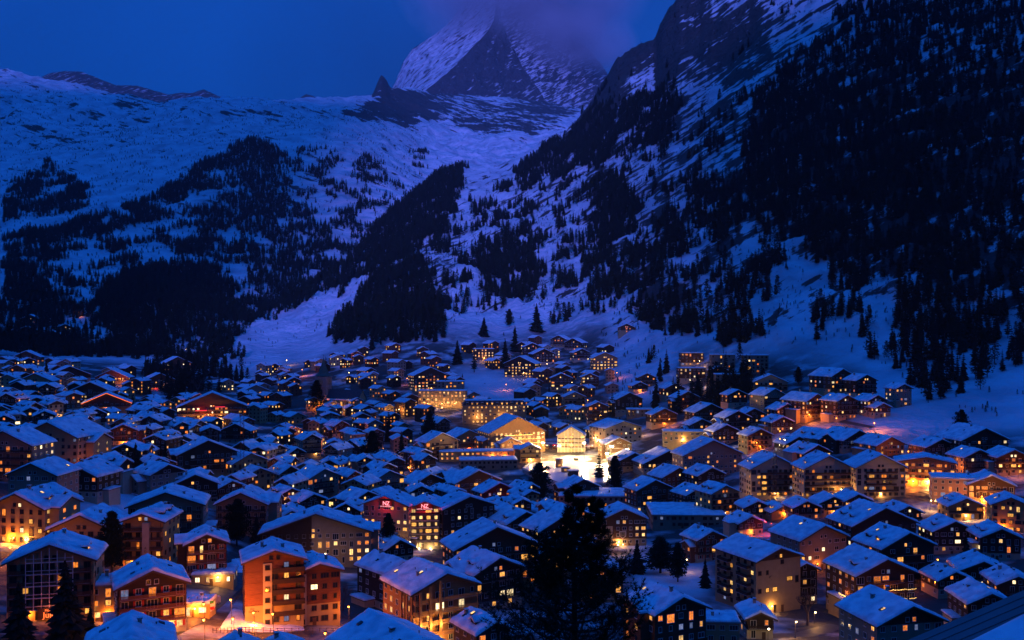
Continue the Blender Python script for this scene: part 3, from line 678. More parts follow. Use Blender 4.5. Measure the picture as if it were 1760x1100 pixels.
    if mid and not flat and r.random() < 0.40 and W2 > 4.2:
        sg = -1 if lxsign(X, D, rz) < 0 else 1
        for k in range(r.choice([1, 2])):
            cyy = L*(0.3+0.38*k); x0 = sg*W2*0.80; zf = roofz(x0)-0.1; q = MB(); dw = 1.15
            pr_ = [(-dw, 0), (dw, 0), (dw, 1.5), (0, 2.05), (-dw, 1.5)]
            k0 = len(q.v)
            def pt(a, z_, xx): return (xx, cyy+(a if sg < 0 else -a), zf+z_)
            xin = sg*W2*0.10
            q.poly([pt(a, z_, x0) for a, z_ in pr_][::-1], uw if st > pb else 'timber_brown')
            for a in (-dw, dw): q.poly([pt(a, 0, x0), pt(a, 1.5, x0), pt(a, 1.5, xin), pt(a, 0, xin)], uw if st > pb else 'timber_brown')
            xo = x0+sg*0.5
            for a in (-1, 1): q.poly([pt(a*(dw+.35), 1.38, xo), pt(0, 2.10, xo), pt(0, 2.10, xin), pt(a*(dw+.35), 1.38, xin)], 'eave_wood'); q.poly([pt(a*(dw+.30), 1.85, xo), pt(0, 2.62, xo), pt(0, 2.62, xin), pt(a*(dw+.30), 1.85, xin)], 'snow'); q.poly([pt(a*(dw+.30), 1.42, xo), pt(a*(dw+.30), 1.85, xo), pt(a*(dw+.30), 1.85, xin), pt(a*(dw+.30), 1.42, xin)], 'snow'); q.poly([pt(a*(dw+.35), 1.40, xo), pt(0, 2.12, xo), pt(0, 2.62, xo), pt(a*(dw+.30), 1.85, xo)], 'snow')
            q.box(min(x0, x0+sg*.06), max(x0, x0+sg*.06), cyy-.6, cyy+.6, zf+.35, zf+1.35, r.choice(['lit_warm', 'glass_dark', 'glass_dark']))
            link('dormer', q.mesh('dormer'), ro)
    if mid and not flat and r.random() < 0.38:
        sg = -1 if lxsign(X, D, rz) < 0 else 1; aw = r.uniform(2.2, 3.6); ah = ST*r.choice([1, 1, 2])+0.2; y0 = L*r.uniform(.1, .4); y1 = y0+L*.5; q = MB()
        x0, x1 = sorted((sg*(W2-0.05), sg*(W2+aw))); q.box(x0, x1, y0, y1, -8, ah, bw); q.box(x0-(.4 if sg < 0 else 0), x1+(.4 if sg > 0 else 0), y0-.4, y1+.4, ah, ah+.2, 'eave_wood')
        an = link('annex', q.mesh('annex'), root); V, nr, nc = snow_grid(aw/2, .4, y1-y0, .4, .4, ah+.2, 0, .5, 9, 9, seed+3, 0, True); link('snow_cover', gridmesh('snow_cover', V, nr, nc, 'snow'), an, (sg*(W2+aw/2), y0, 0))
    if D < 820 and not flat and L > 9 and r.random() < 0.24 and W2 > 4.0:
        sg = -1 if lxsign(X, D, rz) < 0 else 1; ww = min(L*0.30, W2*0.8); wl2 = W2+r.uniform(1.8, 3.4); hw = max(ST+0.3, He-r.choice([0, ST])); yc = L*r.uniform(.42, .58); hr = hw+ww*tanp
        q = MB(); q.prism([(-ww, -8), (ww, -8), (ww, hw), (0, hr), (-ww, hw)], 0, wl2, uw if pb < st else bw)
        e2 = ww+.7; z2 = hr-e2*tanp
        q.prism([(-e2, z2), (0, hr+.02), (e2, z2), (e2, z2+.24), (0, hr+.26), (-e2, z2+.24)], -.9, wl2, 'eave_wood')
        q.prism([(-e2+.08, z2+.25), (0, hr+.27), (e2-.08, z2+.25), (e2-.16, z2+.72), (.3, hr+.80), (-.3, hr+.80), (-e2+.16, z2+.72)], -.82, wl2, 'snow')
        for i in range(max(1, int(hw/ST))):
            for a in (-.5, .5):
                lm = r.choice(['lit_warm', 'lit_orange', 'glass_dark', 'glass_dark']); q.box(a*ww-.55, a*ww+.55, -.05, 0.01, .3+i*ST+.95, .3+i*ST+2.15, lm); q.box(a*ww-.68, a*ww+.68, -.13, 0, .3+i*ST+.80, .3+i*ST+.94, fr)
        wg = link('wing', q.mesh('wing'), root, (sg*wl2, yc, 0), math.pi/2 if sg > 0 else -math.pi/2)
    # which walls look towards the viewpoint (with a step to either side)
    tc = Vector((-X, -D, 0)).normalized(); ca, sa = math.cos(-rz), math.sin(-rz); lx = tc.x*ca-tc.y*sa; ly = tc.x*sa+tc.y*ca
    walls = []
    if ly < 0.10: walls.append('f')
    if lx < -0.06: walls.append('l')
    if lx > 0.06: walls.append('r')
    pl = (plit if plit is not None else pl)*(0.80 if (plit or 0) < .7 else 1)
    pts = []; nlit = 0; wset = lit or LITSET
    def one(px_, py_, pz_, rot, w, h, sh=0):
        nonlocal nlit
        lt = None
        if r.random() < pl: lt = r.choice(wset); nlit += 1
        elif r.random() < 0.03: lt = 'lit_cool'
        pts.append((px_, py_, pz_, rot, w, h, lt, sh))
    has_balc = balc if balc is not None else (roof == 'gable' and st >= 2 and r.random() < 0.75)
    step = 2.7 if mid else 3.3
    if 'f' in walls:
        n = max(2, int(2*W2/step)); 
        for i in range(st):
            for j in range(n):
                if r.random() < (0.10 if mid else 0.25): continue
                fx = (-W2)+2*W2*(j+0.5)/n
                if frontskip and frontskip(fx, i): continue
                tall = has_balc and 1 <= i and j % 2 == 0
                w = (winw if r.random() < 0.72 else r.choice([0.8, 2.1, 1.7])) if not tall else r.choice([1.5, 1.5, 2.3])
                if r.random() < 0.12 and pl > .15: tall = True
                if abs(fx)+w/2+0.2 > W2: w = 0.9
                one(fx, -0.065 if (i >= pb and near) else 0, 0.3+i*ST+(0.95 if not tall else 0.15), 0, w, 1.25 if not tall else 2.05, shut and near and not tall)
        if not flat and W2*tanp > 1.9:
            for fx in ((-0.9, 0.9) if W2 > 5 else (0,)): one(fx, -0.07, He+0.25, 0, 0.9, 1.0)
    for sd in ('l', 'r'):
        if sd in walls:
            n = max(2, int(L/(step*1.15)))
            for i in range(st):
                for j in range(n):
                    if r.random() < (0.08 if mid else 0.22): continue
                    fy = L*(j+0.5)/n; sx = -W2 if sd == 'l' else W2
                    if near and i >= pb: sx *= 1+0.0
                    one(sx, fy, 0.3+i*ST+0.95, -math.pi/2 if sd == 'l' else math.pi/2, winw, 1.25, 0)
    place_windows(root, wall, pts, near, fr)
    # balconies across the gable
    if has_balc and 'f' in walls:
        full = r.random() < 0.6; bw_ = W2*0.96 if full else W2*0.6; k = ('balc', round(bw_, 1), bm, near)
        if k not in WCACHE:
            q = MB(); q.box(-bw_, bw_, -1.25, -0.08, -0.16, 0.0, bm); q.box(-bw_, bw_, -1.25, -1.17, 0.92, 1.02, bm)
            if near:
                nb = int(2*bw_/0.26)
                for j in range(nb): xx = -bw_+2*bw_*(j+0.5)/nb; q.box(xx-0.095, xx+0.095, -1.23, -1.19, 0.06, 0.94, bm)
            else: q.box(-bw_, bw_, -1.23, -1.19, 0.12, 0.93, bm)
            for sgn in (-1, 1): q.box(sgn*bw_-0.05, sgn*bw_+0.05, -1.25, -0.08, 0.0, 1.0, bm)
            q.box(-bw_+0.1, bw_-0.1, -1.14, -0.75, 0.002, 0.10, 'snow')
            WCACHE[k] = (q.mesh('balcony'), None)
        for i in range(1, st): link('balcony', WCACHE[k][0], root, (0, 0, 0.3+i*ST))
        if near and full:
            q = MB()
            for sgn in (-1, 1): q.bar((sgn*bw_*0.98, -1.2, 0.3+ST-0.1), (sgn*bw_*0.98, -1.2, He-0.3-0.2*tanp), 0.09, bm, 4)
            link('balcony_post', q.mesh('balcony_post'), root)
    # door
    if 'f' in walls and mid:
        q = MB(); q.box(-0.5, 0.5, -0.06, 0, 0, 2.1, 'frame_brown'); q.box(-0.62, 0.62, -0.10, 0, 2.1, 2.22, fr); q.box(0.32, 0.38, -0.12, -0.06, 1.0, 1.15, 'metal_dark')
        link('door', q.mesh('door'), root, (r.uniform(-0.3, 0.3)*W2, 0, 0.0))
    for pp in (porch or []):
        lx_, ly_, lz_, pw, col, bmat = pp
        link('porch_lamp', bulb_mesh(bmat, 0.16), root, (lx_, ly_, lz_)); lamp_light(root, (lx_, ly_-0.35, lz_-0.05), pw, col, 0.2)  # many of these are unseen lamps, added to warm the walls
    ent = dict(o=root, x=x, y=y, D=D, W=2*W2, L=L, st=st, sty=sty, nlit=nlit, label=label, cat=cat, psi=psi, He=He, group=group, flat=flat, apexz=apexz)
    HOUSES.append(ent)
    cen = Vector((X, D, 0))+Vector((-math.sin(rz), math.cos(rz), 0))*(L/2); OCC.append((cen.x, cen.y, 0.5*math.hypot(2*W2, L)*0.86))
    ent['cen'] = cen
    ybase = 550-F*(g-ZC)/D
    BOXES.append((x-wpx*0.5, x+wpx*0.5, y, ybase if label else y+(ybase-y)*0.7, D, 0.07 if label else 0.22))
    return ent
def loc(ent, lx, ly, lz):
    return ent['o'].matrix_basis @ Vector((lx, ly, lz))
def facade_lamp(ent, lx, lz, power, col, mat='lamp_warm', ly=-0.5):
    link('facade_lamp', bulb_mesh(mat, 0.18), ent['o'], (lx, ly, lz)); lamp_light(ent['o'], (lx, ly-0.6, lz), power, col, 0.2)

# ------------------------------------------------------------------ the buildings one can recognise (gable apex bearing x, y; gable width in px; storeys; yaw; length m)
H = {}
def hh(key, *a, **k):
    H[key] = house(*a, **k); return H[key]
W_ = lambda z, p, c=WARM, m='lamp_warm', x=0.0: [(x, -0.35, z, p, c, m)]
hh('A', 87, 929, 150, 5, -12, 14, 'pc', 'big cream chalet with a white timber grid on its gable, behind the lower left firs', 'apartment house', tanp=0.40, plit=.28, porch=[(-5, -.5, 2.2, 700, SOD, 'lamp_sodium'), (3, -.5, 2.4, 600, SOD, 'lamp_sodium')], bare=.1)
hh('B', 30, 843, 92, 4, -38, 17, 'po', 'tan house lit amber from below at the left edge, above the white grid chalet', plit=.6, porch=W_(2.2, 2600, SOD, 'lamp_sodium', -2)+W_(2.0, 1800, WARM, 'lamp_warm', 3), bare=.12)
hh('C', 140, 880, 112, 3, -24, 15, 'pc', 'low brown house with a wide snowy roof, behind the tall dark fir on the left', plit=.0, bare=.05)
hh('D', 246, 878, 76, 5, -20, 15, 'po', 'amber lit apartment house with a pale pylon lettered down its front', 'apartment house', tanp=.36, plit=.35, porch=[(-2.6, -.6, 2.5, 1500, SOD, 'lamp_sodium'), (2.2, -.6, 2.6, 900, SOD, 'lamp_sodium')], balc=True)
hh('E', 285, 842, 132, 4, -8, 16, 'pg', 'long grey apartment house with a lopsided low roof, behind the red shuttered chalet', 'apartment house', tanp=.36, plit=.14, bare=.03)
hh('F', 355, 913, 78, 4, 2, 11, 'ts', 'black chalet with bright red shutters on all floors, above the lit restaurant', plit=.35, porch=W_(1.8, 500, RED, 'lamp_sodium', 2))
hh('G', 262, 973, 126, 4, 5, 13, 'ts', 'large black timber chalet with pink shutters and a pale shop front, lower left', plit=.55, porch=[(-3.2, -.5, 2.3, 500, WARM, 'lamp_warm'), (3.4, -.5, 2.3, 600, WARM, 'lamp_warm')], bare=.05)
hh('rest', 366, 985, 72, 1, -8, 9, 'fp', 'low restaurant with a glowing window and red awning edge, below the red shuttered chalet', 'restaurant', plit=.95, lit=('lit_white','lit_pale'), porch=[(1.5,-.7,2.6,650,WARM,'lamp_warm')])
hh('shop', 336, 1036, 50, 1, -14, 7, 'fp', 'small lit snack pavilion beside the street, right of the black timber chalet', 'kiosk', plit=1.0, lit=('lit_white','lit_pale'), porch=[(0,-.7,2.4,1300,SOD,'lamp_warm')])
hh('Hf', 186, 1003, 62, 3, -6, 9, 'fp', 'small cream flat roofed house squeezed between the grid chalet and the black timber chalet', 'house', plit=.5, porch=W_(2.2, 420, SOD, 'lamp_sodium'))
hh('I', 415, 843, 92, 4, -14, 15, 'pg', 'grey plastered house behind the rounded black conifer, left of the wide gabled house', plit=.08, bare=.06)
hh('J', 225, 1094, 160, 4, 0, 15, 'td', 'chalet of which only the snowy roof shows at the bottom edge on the left', plit=.0)
hh('K', 413, 1118, 92, 3, 4, 12, 'td', 'small snowy roof at the bottom edge below the pink snow bank', plit=.0, bare=0)
hh('L', 497, 1118, 92, 3, 8, 12, 'td', 'snowy roof at the bottom edge between the fence and the large roof with dormers', plit=.0, bare=0)
hh('M', 472, 940, 112, 6, 4, 13, 'tx', 'tall red brown apartment block glowing orange, with white stair strip and dark balconies', 'apartment house', tanp=.34, plit=.22, balc=False, bare=.05, porch=[(-5.4, -3.5, 2.6, 2600, SOD, 'lamp_sodium')], frontskip=lambda fx, i: fx < -0.5)
hh('M2', 549, 963, 84, 5, 10, 11, 'tx', 'lower right half of the red brown apartment block, with its own snowy gable', 'apartment house', tanp=.34, plit=.05, balc=False, bare=.05)
hh('N', 543, 879, 196, 4, -4, 13, 'pg', 'very wide house with a low gable, half black timber and half grey plaster', 'apartment house', tanp=.34, plit=.36, balc=False, bare=.12)
hh('O1', 663, 849, 84, 6, -22, 13, 'pg', 'left wing of the hotel with red neon letters, grey with warm windows', 'hotel', tanp=.36, plit=.55, lit=('lit_warm', 'lit_pale'), balc=False)
hh('O3', 806, 850, 96, 6, 26, 13, 'td', 'dark right wing of the hotel with red neon letters', 'hotel', tanp=.36, plit=.28, balc=False)
hh('O2', 730, 858, 60, 6, 0, 15, 'pg', 'middle gable of the hotel with red neon letters above a floodlit entrance', 'hotel', tanp=.40, plit=.95, lit=('lit_warm', 'lit_pale'), balc=True)
hh('P', 765, 979, 124, 5, 28, 17, 'th', 'honey coloured timber chalet with tall uplit columns', plit=.40, tanp=.40, balc=True, bare=.04)
hh('Q', 690, 960, 66, 4, 34, 15, 'td', 'dark chalet tucked behind the left side of the chalet with uplit columns', plit=.05)
hh('R_', 722, 1090, 150, 4, 30, 20, 'tb', 'chalet at the bottom edge showing a large roof with skylights and chimneys', plit=.1, bare=.06)
hh('S', 848, 1062, 70, 3, 30, 11, 'tb', 'small chalet at the bottom edge just left of the giant pine', plit=.1)
hh('T', 856, 953, 92, 4, 34, 15, 'td', 'dark chalet with a pale balcony, directly behind the chalet with uplit columns', plit=.25)
hh('U', 853, 901, 150, 5, 20, 14, 'tb', 'wide chalet with rows of orange lit balcony doors, left of the giant pine', plit=.6, lit=('lit_orange', 'lit_warm'))
hh('V', 630, 841, 56, 4, 34, 13, 'td', plit=.15)
hh('W1', 556, 803, 58, 4, 34, 14, 'pg', plit=.3); hh('W2', 668, 806, 58, 4, 34, 13, 'pg', plit=.35)
hh('W3', 738, 812, 60, 3, 34, 13, 'tb', plit=.2); hh('W4', 822, 806, 84, 3, 24, 14, 'tb', plit=.35); hh('X1', 858, 827, 62, 3, 28, 11, 'td', plit=.4)
hh('Y1', 500, 836, 54, 3, 24, 12, 'tb', plit=.45); hh('Y2', 538, 846, 50, 3, 24, 11, 'td', plit=.2); hh('Z1', 500, 874, 46, 3, 20, 11, 'tb', plit=.5)
hh('a2', 965, 884, 82, 4, 34, 14, 'td', plit=.5, lit=('lit_warm', 'lit_pale'), bare=.12); hh('a1', 902, 876, 70, 4, 34, 13, 'tb', plit=.3, bare=.1)
hh('b', 1073, 871, 84, 4, 12, 14, 'tb', 'half timbered chalet with white infill and a big shield on its gable', plit=.42, lit=('lit_pale', 'lit_warm'), porch=W_(1.8, 700, WARM, 'lamp_warm', -2.5), bare=0)
hh('c1', 1045, 852, 170, 2, 3, 24, 'fg', 'long flat roofed station hall right of the giant pine top', 'station hall', plit=.06)
hh('c2', 1185, 884, 128, 2, 8, 30, 'fg', 'low flat roofed hall with plain grey walls beside the half timbered chalet', 'hall', plit=.0)
hh('d', 1222, 909, 54, 3, 34, 11, 'tr', 'small dark reddish chalet alone beside the snowy garden', plit=.12)
hh('e', 1338, 937, 82, 6, 40, 21, 'pc', 'six storey cream apartment block with dark stacked balconies facing the snowy garden', 'apartment house', tanp=.36, plit=.22, lit=('lit_pale', 'lit_warm'), balc=False, bare=.06, frontskip=lambda fx, i: int(fx*7+i*13) % 5 != 0, porch=[(-3, -.6, 2.4, 500, WARM, 'lamp_warm')])  # its porch lamp is added as warm fill on the wall
hh('f', 1170, 1019, 98, 4, 34, 14, 'tb', 'chalet with a side wall lit deep orange, right of the giant pine', plit=.5, bare=.06)
hh('g', 1030, 965, 92, 3, 4, 13, 'tb', 'brown chalet half hidden behind the right boughs of the giant pine', plit=.4)
hh('h', 1212, 1066, 120, 2, 6, 9, 'fp', 'low house with a plain snow covered slab roof at the bottom edge', plit=.1)
hh('i1', 1125, 822, 66, 4, 30, 13, 'tr', plit=.3); hh('i2', 1166, 801, 60, 3, 34, 14, 'tr', plit=.3); hh('i3', 1222, 801, 50, 3, 34, 13, 'td', plit=.2)
hh('j1', 1202, 834, 50, 3, 34, 13, 'td', plit=.25); hh('j2', 1246, 831, 52, 4, 34, 14, 'po', plit=.4, porch=W_(2, 500, WARM)); hh('k', 1002, 821, 62, 3, 24, 12, 'tb', plit=.25)
hh('l', 1415, 899, 84, 4, 38, 18, 'pg', 'plain grey house with a broad clean snow roof, behind the six storey cream block', plit=.10, bare=.12, balc=False, frontskip=lambda fx, i: int(fx*7+i*13) % 3 == 0, porch=[(-3, -.6, 2.4, 350, SOD, 'lamp_sodium')])  # porch lamp added here to warm the grey walls
hh('m', 1520, 869, 110, 4, 34, 17, 'td', 'broad black gabled house with scattered lit windows, right of the plain grey house', 'apartment house', plit=.4, bare=.1, balc=False, frontskip=lambda fx, i: int(fx*7+i*13) % 3 != 0)
hh('n', 1560, 911, 92, 5, 38, 15, 'td', 'tall black house with a red glow at its foot, behind the fairy light chalet', 'apartment house', plit=.28, bare=.15, lit=('lit_orange', 'lit_warm'), frontskip=lambda fx, i: int(fx*7+i*13) % 2 == 0, porch=[(-4, -.6, 2.4, 700, SOD, 'lamp_sodium')])
hh('o', 1522, 956, 104, 5, 32, 18, 'tb', 'chalet with balconies strung with golden fairy lights', plit=.55, bare=.1, lit=('lit_orange', 'lit_warm'), balc=True)
hh('p', 1565, 1034, 118, 4, 34, 17, 'pg', 'grey plastered house at the bottom right with warm lower windows', plit=.35, bare=.05, lit=('lit_warm', 'lit_orange'), frontskip=lambda fx, i: int(fx*7+i*13) % 3 == 0, balc=False)
hh('q', 1690, 960, 86, 2, 14, 14, 'td', plit=.1); hh('r', 1702, 1014, 80, 3, 24, 14, 'td', 'dark chalet with a bristling metal rack below its eaves, above the near grey roof', plit=.15)
hh('q2', 1748, 985, 70, 3, 20, 13, 'tb', plit=.2); hh('o4', 1640, 978, 60, 2, 30, 11, 'td', plit=.3, lit=('lit_orange',)); hh('o5', 1383, 963, 50, 4, 30, 12, 'td', plit=.25)
hh('s', 1345, 826, 100, 2, 4, 12, 'ft', 'long dark shed with a flat snow roof in front of the white apartment gables', 'shed', plit=0)
for i, (xx, yy) in enumerate(((1332, 780), (1424, 780), (1514, 778))):
    hh('t%d' % i, xx, yy, 86, 5, 22, 16, 'pw', '%s of the three white apartment gables in a row below the forest edge' % ('leftmost', 'middle one', 'rightmost')[i], 'apartment house', tanp=.50, plit=.25, lit=('lit_warm', 'lit_orange'), balc=True, bare=.08, porch=W_(2.0, 700, WARM))
hh('u', 1592, 783, 100, 4, 6, 14, 'th', 'honey coloured timber hotel over a brightly lit shop front on the right', 'hotel', tanp=.2, plit=.6, lit=('lit_orange', 'lit_warm'), balc=True, porch=[(-6, -1.2, 2.5, 4200, SOD, 'lamp_warm'), (1, -1.2, 2.5, 5200, WARM, 'lamp_warm'), (6, -1.2, 2.5, 3200, SOD, 'lamp_warm')])
hh('v', 1646, 822, 84, 4, 6, 14, 'fk', 'pink flat roofed house with violet and orange windows on the right', plit=.4, lit=('lit_orange', 'lit_cool'))
hh('v2', 1704, 814, 80, 3, 12, 14, 'tb', plit=.4, lit=('lit_orange',), porch=W_(2, 2600, SOD, 'lamp_sodium', -3))
hh('w', 1737, 851, 66, 4, 10, 13, 'po', plit=.6, porch=W_(2.2, 1600, SOD, 'lamp_sodium', -3)); hh('x1', 1660, 853, 62, 2, 22, 12, 'po', plit=.5, porch=W_(2, 900, WARM)); hh('x2', 1640, 892, 74, 3, 26, 13, 'td', plit=.3)
hh('x3', 1560, 866, 50, 2, 30, 12, 'tr', plit=.3); hh('x4', 1720, 905, 70, 3, 20, 13, 'td', plit=.3)
# the slope on the right
for k, a in {'r1': (1448,632,40,4,48,20,'tb'), 'r2': (1489,642,36,4,40,13,'td'), 'r3': (1553,658,30,4,36,11,'pg'), 'r4': (1403,675,38,4,48,21,'tb'), 'r5': (1455,677,36,4,42,15,'td'), 'r6': (1507,677,36,3,40,13,'td'), 'r7': (1517,691,30,2,36,9,'tr'),
             'r8': (1331,666,38,4,44,14,'pg'), 'r9': (1325,642,60,3,10,13,'pw'), 'ra': (1692,733,78,4,36,22,'td'), 'rb': (1617,752,52,3,36,15,'td'), 'rc': (1682,770,52,3,34,14,'pg'), 'rd': (1742,770,56,3,28,14,'td'), 're': (1530,748,50,2,42,17,'th'), 'rf': (1475,737,54,2,44,19,'td'),
             'rg': (1428,738,44,2,44,22,'tb'), 'rh': (1345,714,40,2,30,14,'tb'), 'ri': (1404,762,50,2,40,15,'td')}.items(): hh(k, *a)
for k, a in {'r10': (1190,606,40,4,10,12,'ft'), 'r11': (1243,609,42,5,8,12,'fg'), 'r12': (1299,610,44,5,8,12,'fg'), 'r13': (1190,632,46,4,12,12,'ft'), 'r14': (1252,643,44,4,10,13,'fg'), 'r15': (1160,657,36,3,30,11,'tr'), 'r16': (1182,671,42,3,30,11,'tb'), 'r17': (1222,692,58,3,30,15,'td'), 'r18': (1268,704,48,4,30,13,'td')}.items(): hh(k, *a)
# around the floodlit square
hh('big', 890, 714, 100, 5, 22, 24, 'th', 'large floodlit golden chalet hotel with light strings on its balconies, at the square', 'hotel', tanp=.50, plit=.8, lit=('lit_warm', 'lit_pale'), balc=True, bare=0)
hh('s1', 848, 747, 38, 3, 22, 15, 'th', 'left one of two small gabled houses in front of the golden chalet hotel', plit=.35); hh('s2', 878, 751, 40, 3, 18, 14, 'th', 'right one of two small gabled houses in front of the golden chalet hotel', plit=.35)
hh('s3', 912, 762, 40, 3, 8, 12, 'po', 'golden house with a snowy gable at the left corner of the ice rink', plit=.35, porch=W_(2.5, 2200, WARM))
hh('s0', 806, 737, 62, 3, 28, 18, 'th', plit=.45, porch=W_(3, 900, SOD)); hh('s00', 760, 742, 60, 4, 30, 14, 'pc', plit=.4, porch=W_(3, 900, SOD))
hh('hall', 830, 775, 150, 2, 4, 12, 'fp', 'long low flat roofed hall with a row of amber windows, left of the ice rink', 'hall', plit=.9, lit=('lit_warm', 'lit_orange'), porch=[(6, -.6, 2.4, 1800, SOD, 'lamp_sodium'), (14, -.6, 2.4, 1800, SOD, 'lamp_sodium')])
hh('hall2', 840, 790, 100, 2, 4, 14, 'fg', 'plain grey flat roofed annexe in front of the long amber windowed hall', 'hall', plit=.0)
hh('gl', 982, 731, 52, 4, 0, 13, 'pw', 'white framed gable with a glass front facing the ice rink', 'restaurant', plit=.7, lit=('lit_pale', 'lit_warm'), tanp=.6, balc=True, bare=0)
hh('mod', 1072, 722, 66, 4, 32, 22, 'pw', 'modern white building with a single sloping roof, right of the glass gable', 'hotel', tanp=.30, plit=.15, bare=0, balc=False)
hh('s5', 1064, 750, 48, 3, 20, 13, 'tb', plit=.35, porch=W_(2.5, 1400, WARM)); hh('s6', 1150, 772, 92, 2, 22, 18, 'td', plit=.15, bare=.1); hh('s7', 1090, 776, 62, 2, 24, 15, 'td', plit=.3)
hh('br', 1225, 754, 104, 5, 26, 15, 'pp', 'tall brownish house with small orange windows in a plain gable, right of the square', 'apartment house', plit=.35, lit=('lit_orange', 'lit_warm'), balc=False, bare=.1)
hh('lw', 1190, 741, 100, 3, 6, 11, 'fp', 'long white flat roofed building with dark balconies, behind the tall brownish house', 'apartment house', plit=.25, porch=W_(4, 1600, WARM, x=-6))
hh('gh', 850, 696, 110, 5, 4, 14, 'fp', 'grand hotel of five storeys with a flat roof and rows of small lit windows', 'hotel', plit=.72, lit=('lit_warm', 'lit_pale'), porch=[(-14, -2, 6, 900, WARM, 'lamp_warm'), (6, -2, 6, 900, WARM, 'lamp_warm')])
hh('lh', 760, 671, 84, 5, -6, 13, 'fp', 'wide flat roofed hotel floodlit gold on every floor, behind the grand hotel', 'hotel', plit=.8, lit=('lit_warm', 'lit_pale'), porch=[(-12, -2.5, 4, 900, WARM, 'lamp_warm'), (0, -2.5, 4, 900, WARM, 'lamp_warm'), (11, -2.5, 4, 900, WARM, 'lamp_warm')])
hh('lh2', 740, 630, 60, 5, 20, 16, 'tb', 'narrow tall house with a golden lit front, up the slope from the floodlit hotel', plit=.7, porch=W_(3, 1500, WARM)); hh('lh3', 775, 655, 48, 5, 4, 12, 'fg', plit=.5)
hh('ch', 893, 611, 56, 5, -18, 20, 'td', 'dark chalet with a grid of lit windows standing on the snowy knoll', 'hotel', plit=.75, lit=('lit_warm', 'lit_pale'), balc=True)
hh('ap', 832, 599, 36, 5, 6, 11, 'ft', 'box shaped lodge with glowing floors beside the firs on the upper slope', plit=.8, lit=('lit_warm', 'lit_pale'), porch=W_(5, 900, WARM))
hh('gw', 1040, 604, 46, 4, 12, 12, 'th', 'upper slope chalet whose glazed gable shines yellow', plit=.95, lit=('lit_pale', 'lit_warm'), balc=True)
hh('up', 1077, 555, 32, 2, 4, 10, 'tb', 'lone lit chalet high in the dark trees above the village', plit=.8, lit=('lit_orange',))
for k, a in {'c10': (1028,689,38,5,10,11,'tr'), 'c11': (988,672,40,4,12,11,'pc'), 'c12': (1082,673,48,4,26,13,'td'), 'c13': (965,640,40,4,4,10,'tb'), 'c14': (1014,640,32,4,6,10,'tr'), 'c15': (1000,598,30,3,20,12,'td'), 'c16': (985,580,32,3,-30,12,'td'), 'c17': (960,575,30,3,-28,12,'tb'),
             'c18': (1100,703,46,2,4,11,'fg'), 'c19': (935,598,40,4,20,14,'td'), 'c20': (915,588,34,4,10,11,'td')}.items(): hh(k, *a)
# left side
hh('l1', 8, 737, 92, 5, -36, 14, 'pg', 'grey house with a dark balcony bay at the left edge, below the upper village', plit=.25, balc=True); hh('l2', 84, 722, 96, 5, -36, 22, 'pc', 'large cream house with a broad snow roof beside the house with dark balcony bay', 'apartment house', plit=.0, balc=False, bare=.05)
hh('l3', 56, 792, 84, 4, -30, 15, 'pp', 'pinkish house with a red side wall near the left edge', plit=.02, balc=False); hh('l4', 132, 796, 72, 3, -34, 15, 'td', plit=.05); hh('l5', 160, 783, 60, 3, -34, 15, 'td', plit=.15)
hh('l6', 287, 795, 60, 4, 30, 14, 'pg', plit=.05); hh('l7', 335, 812, 84, 3, 4, 12, 'td', 'dark chalet with few lit windows, directly behind the long lopsided grey apartment house', plit=.12); hh('l8', 398, 823, 52, 3, 20, 12, 'td', plit=.05)
hh('xh', 365, 673, 120, 4, 0, 16, 'tb', 'wide gabled hotel with glowing floors and two red neon strips, left of the church', 'hotel', tanp=.42, plit=.62, lit=('lit_warm', 'lit_orange', 'lit_white'), porch=[(-16, -3, 3, 2400, WARM, 'lamp_warm'), (6, -3, 3, 3400, WARM, 'lamp_warm'), (-3, -3, 6, 1500, SOD, 'lamp_warm'), (-6, -3, 2.5, 1400, WARM, 'lamp_warm')], balc=True)  # lamps before the front include extra ones, added to brighten it
hh('st', 183, 673, 82, 2, -4, 15, 'tb', 'chalet outlined by an orange light strip along its gable', plit=.2, porch=W_(3, 500, SOD)); hh('l9', 155, 655, 70, 3, -20, 16, 'td', plit=.3)
hh('db', 357, 754, 104, 4, 12, 14, 'tb', 'big brown chalet whose right side glows orange beside a street lamp', plit=.3, lit=('lit_orange',)); hh('l10', 212, 727, 52, 3, -10, 12, 'tr', 'small reddish chalet lit by red street lamps on the left', plit=.35, porch=W_(2.5, 700, SOD, 'lamp_sodium'))
hh('l11', 275, 640, 60, 3, 16, 14, 'tr', 'chalet washed in red light at the foot of the wooded hill', plit=.5, porch=[(-4, -.6, 3, 500, RED, 'neon_orange')]); hh('l12', 305, 612, 48, 3, 24, 12, 'tb', plit=.6)
for k, a in {'l13': (120,628,70,2,14,14,'td'), 'l14': (192,634,56,2,-24,13,'tr'), 'l15': (45,602,46,3,-20,12,'tr'), 'l16': (60,640,56,3,-24,14,'pc'), 'l17': (215,760,56,3,-20,13,'td'), 'l18': (430,776,64,4,30,14,'pc'), 'l19': (405,726,52,3,-24,12,'td'), 'l20': (440,660,52,3,14,14,'pg')}.items(): hh(k, *a)
hh('hz0', 52, 540, 34, 2, -20, 11, 'td', plit=.6); hh('hz1', 112, 556, 30, 2, -10, 10, 'td', plit=.5); hh('hz2', 44, 560, 30, 2, -20, 10, 'td', plit=.6); hh('hz3', 92, 568, 30, 2, -20, 10, 'tb', plit=.6)

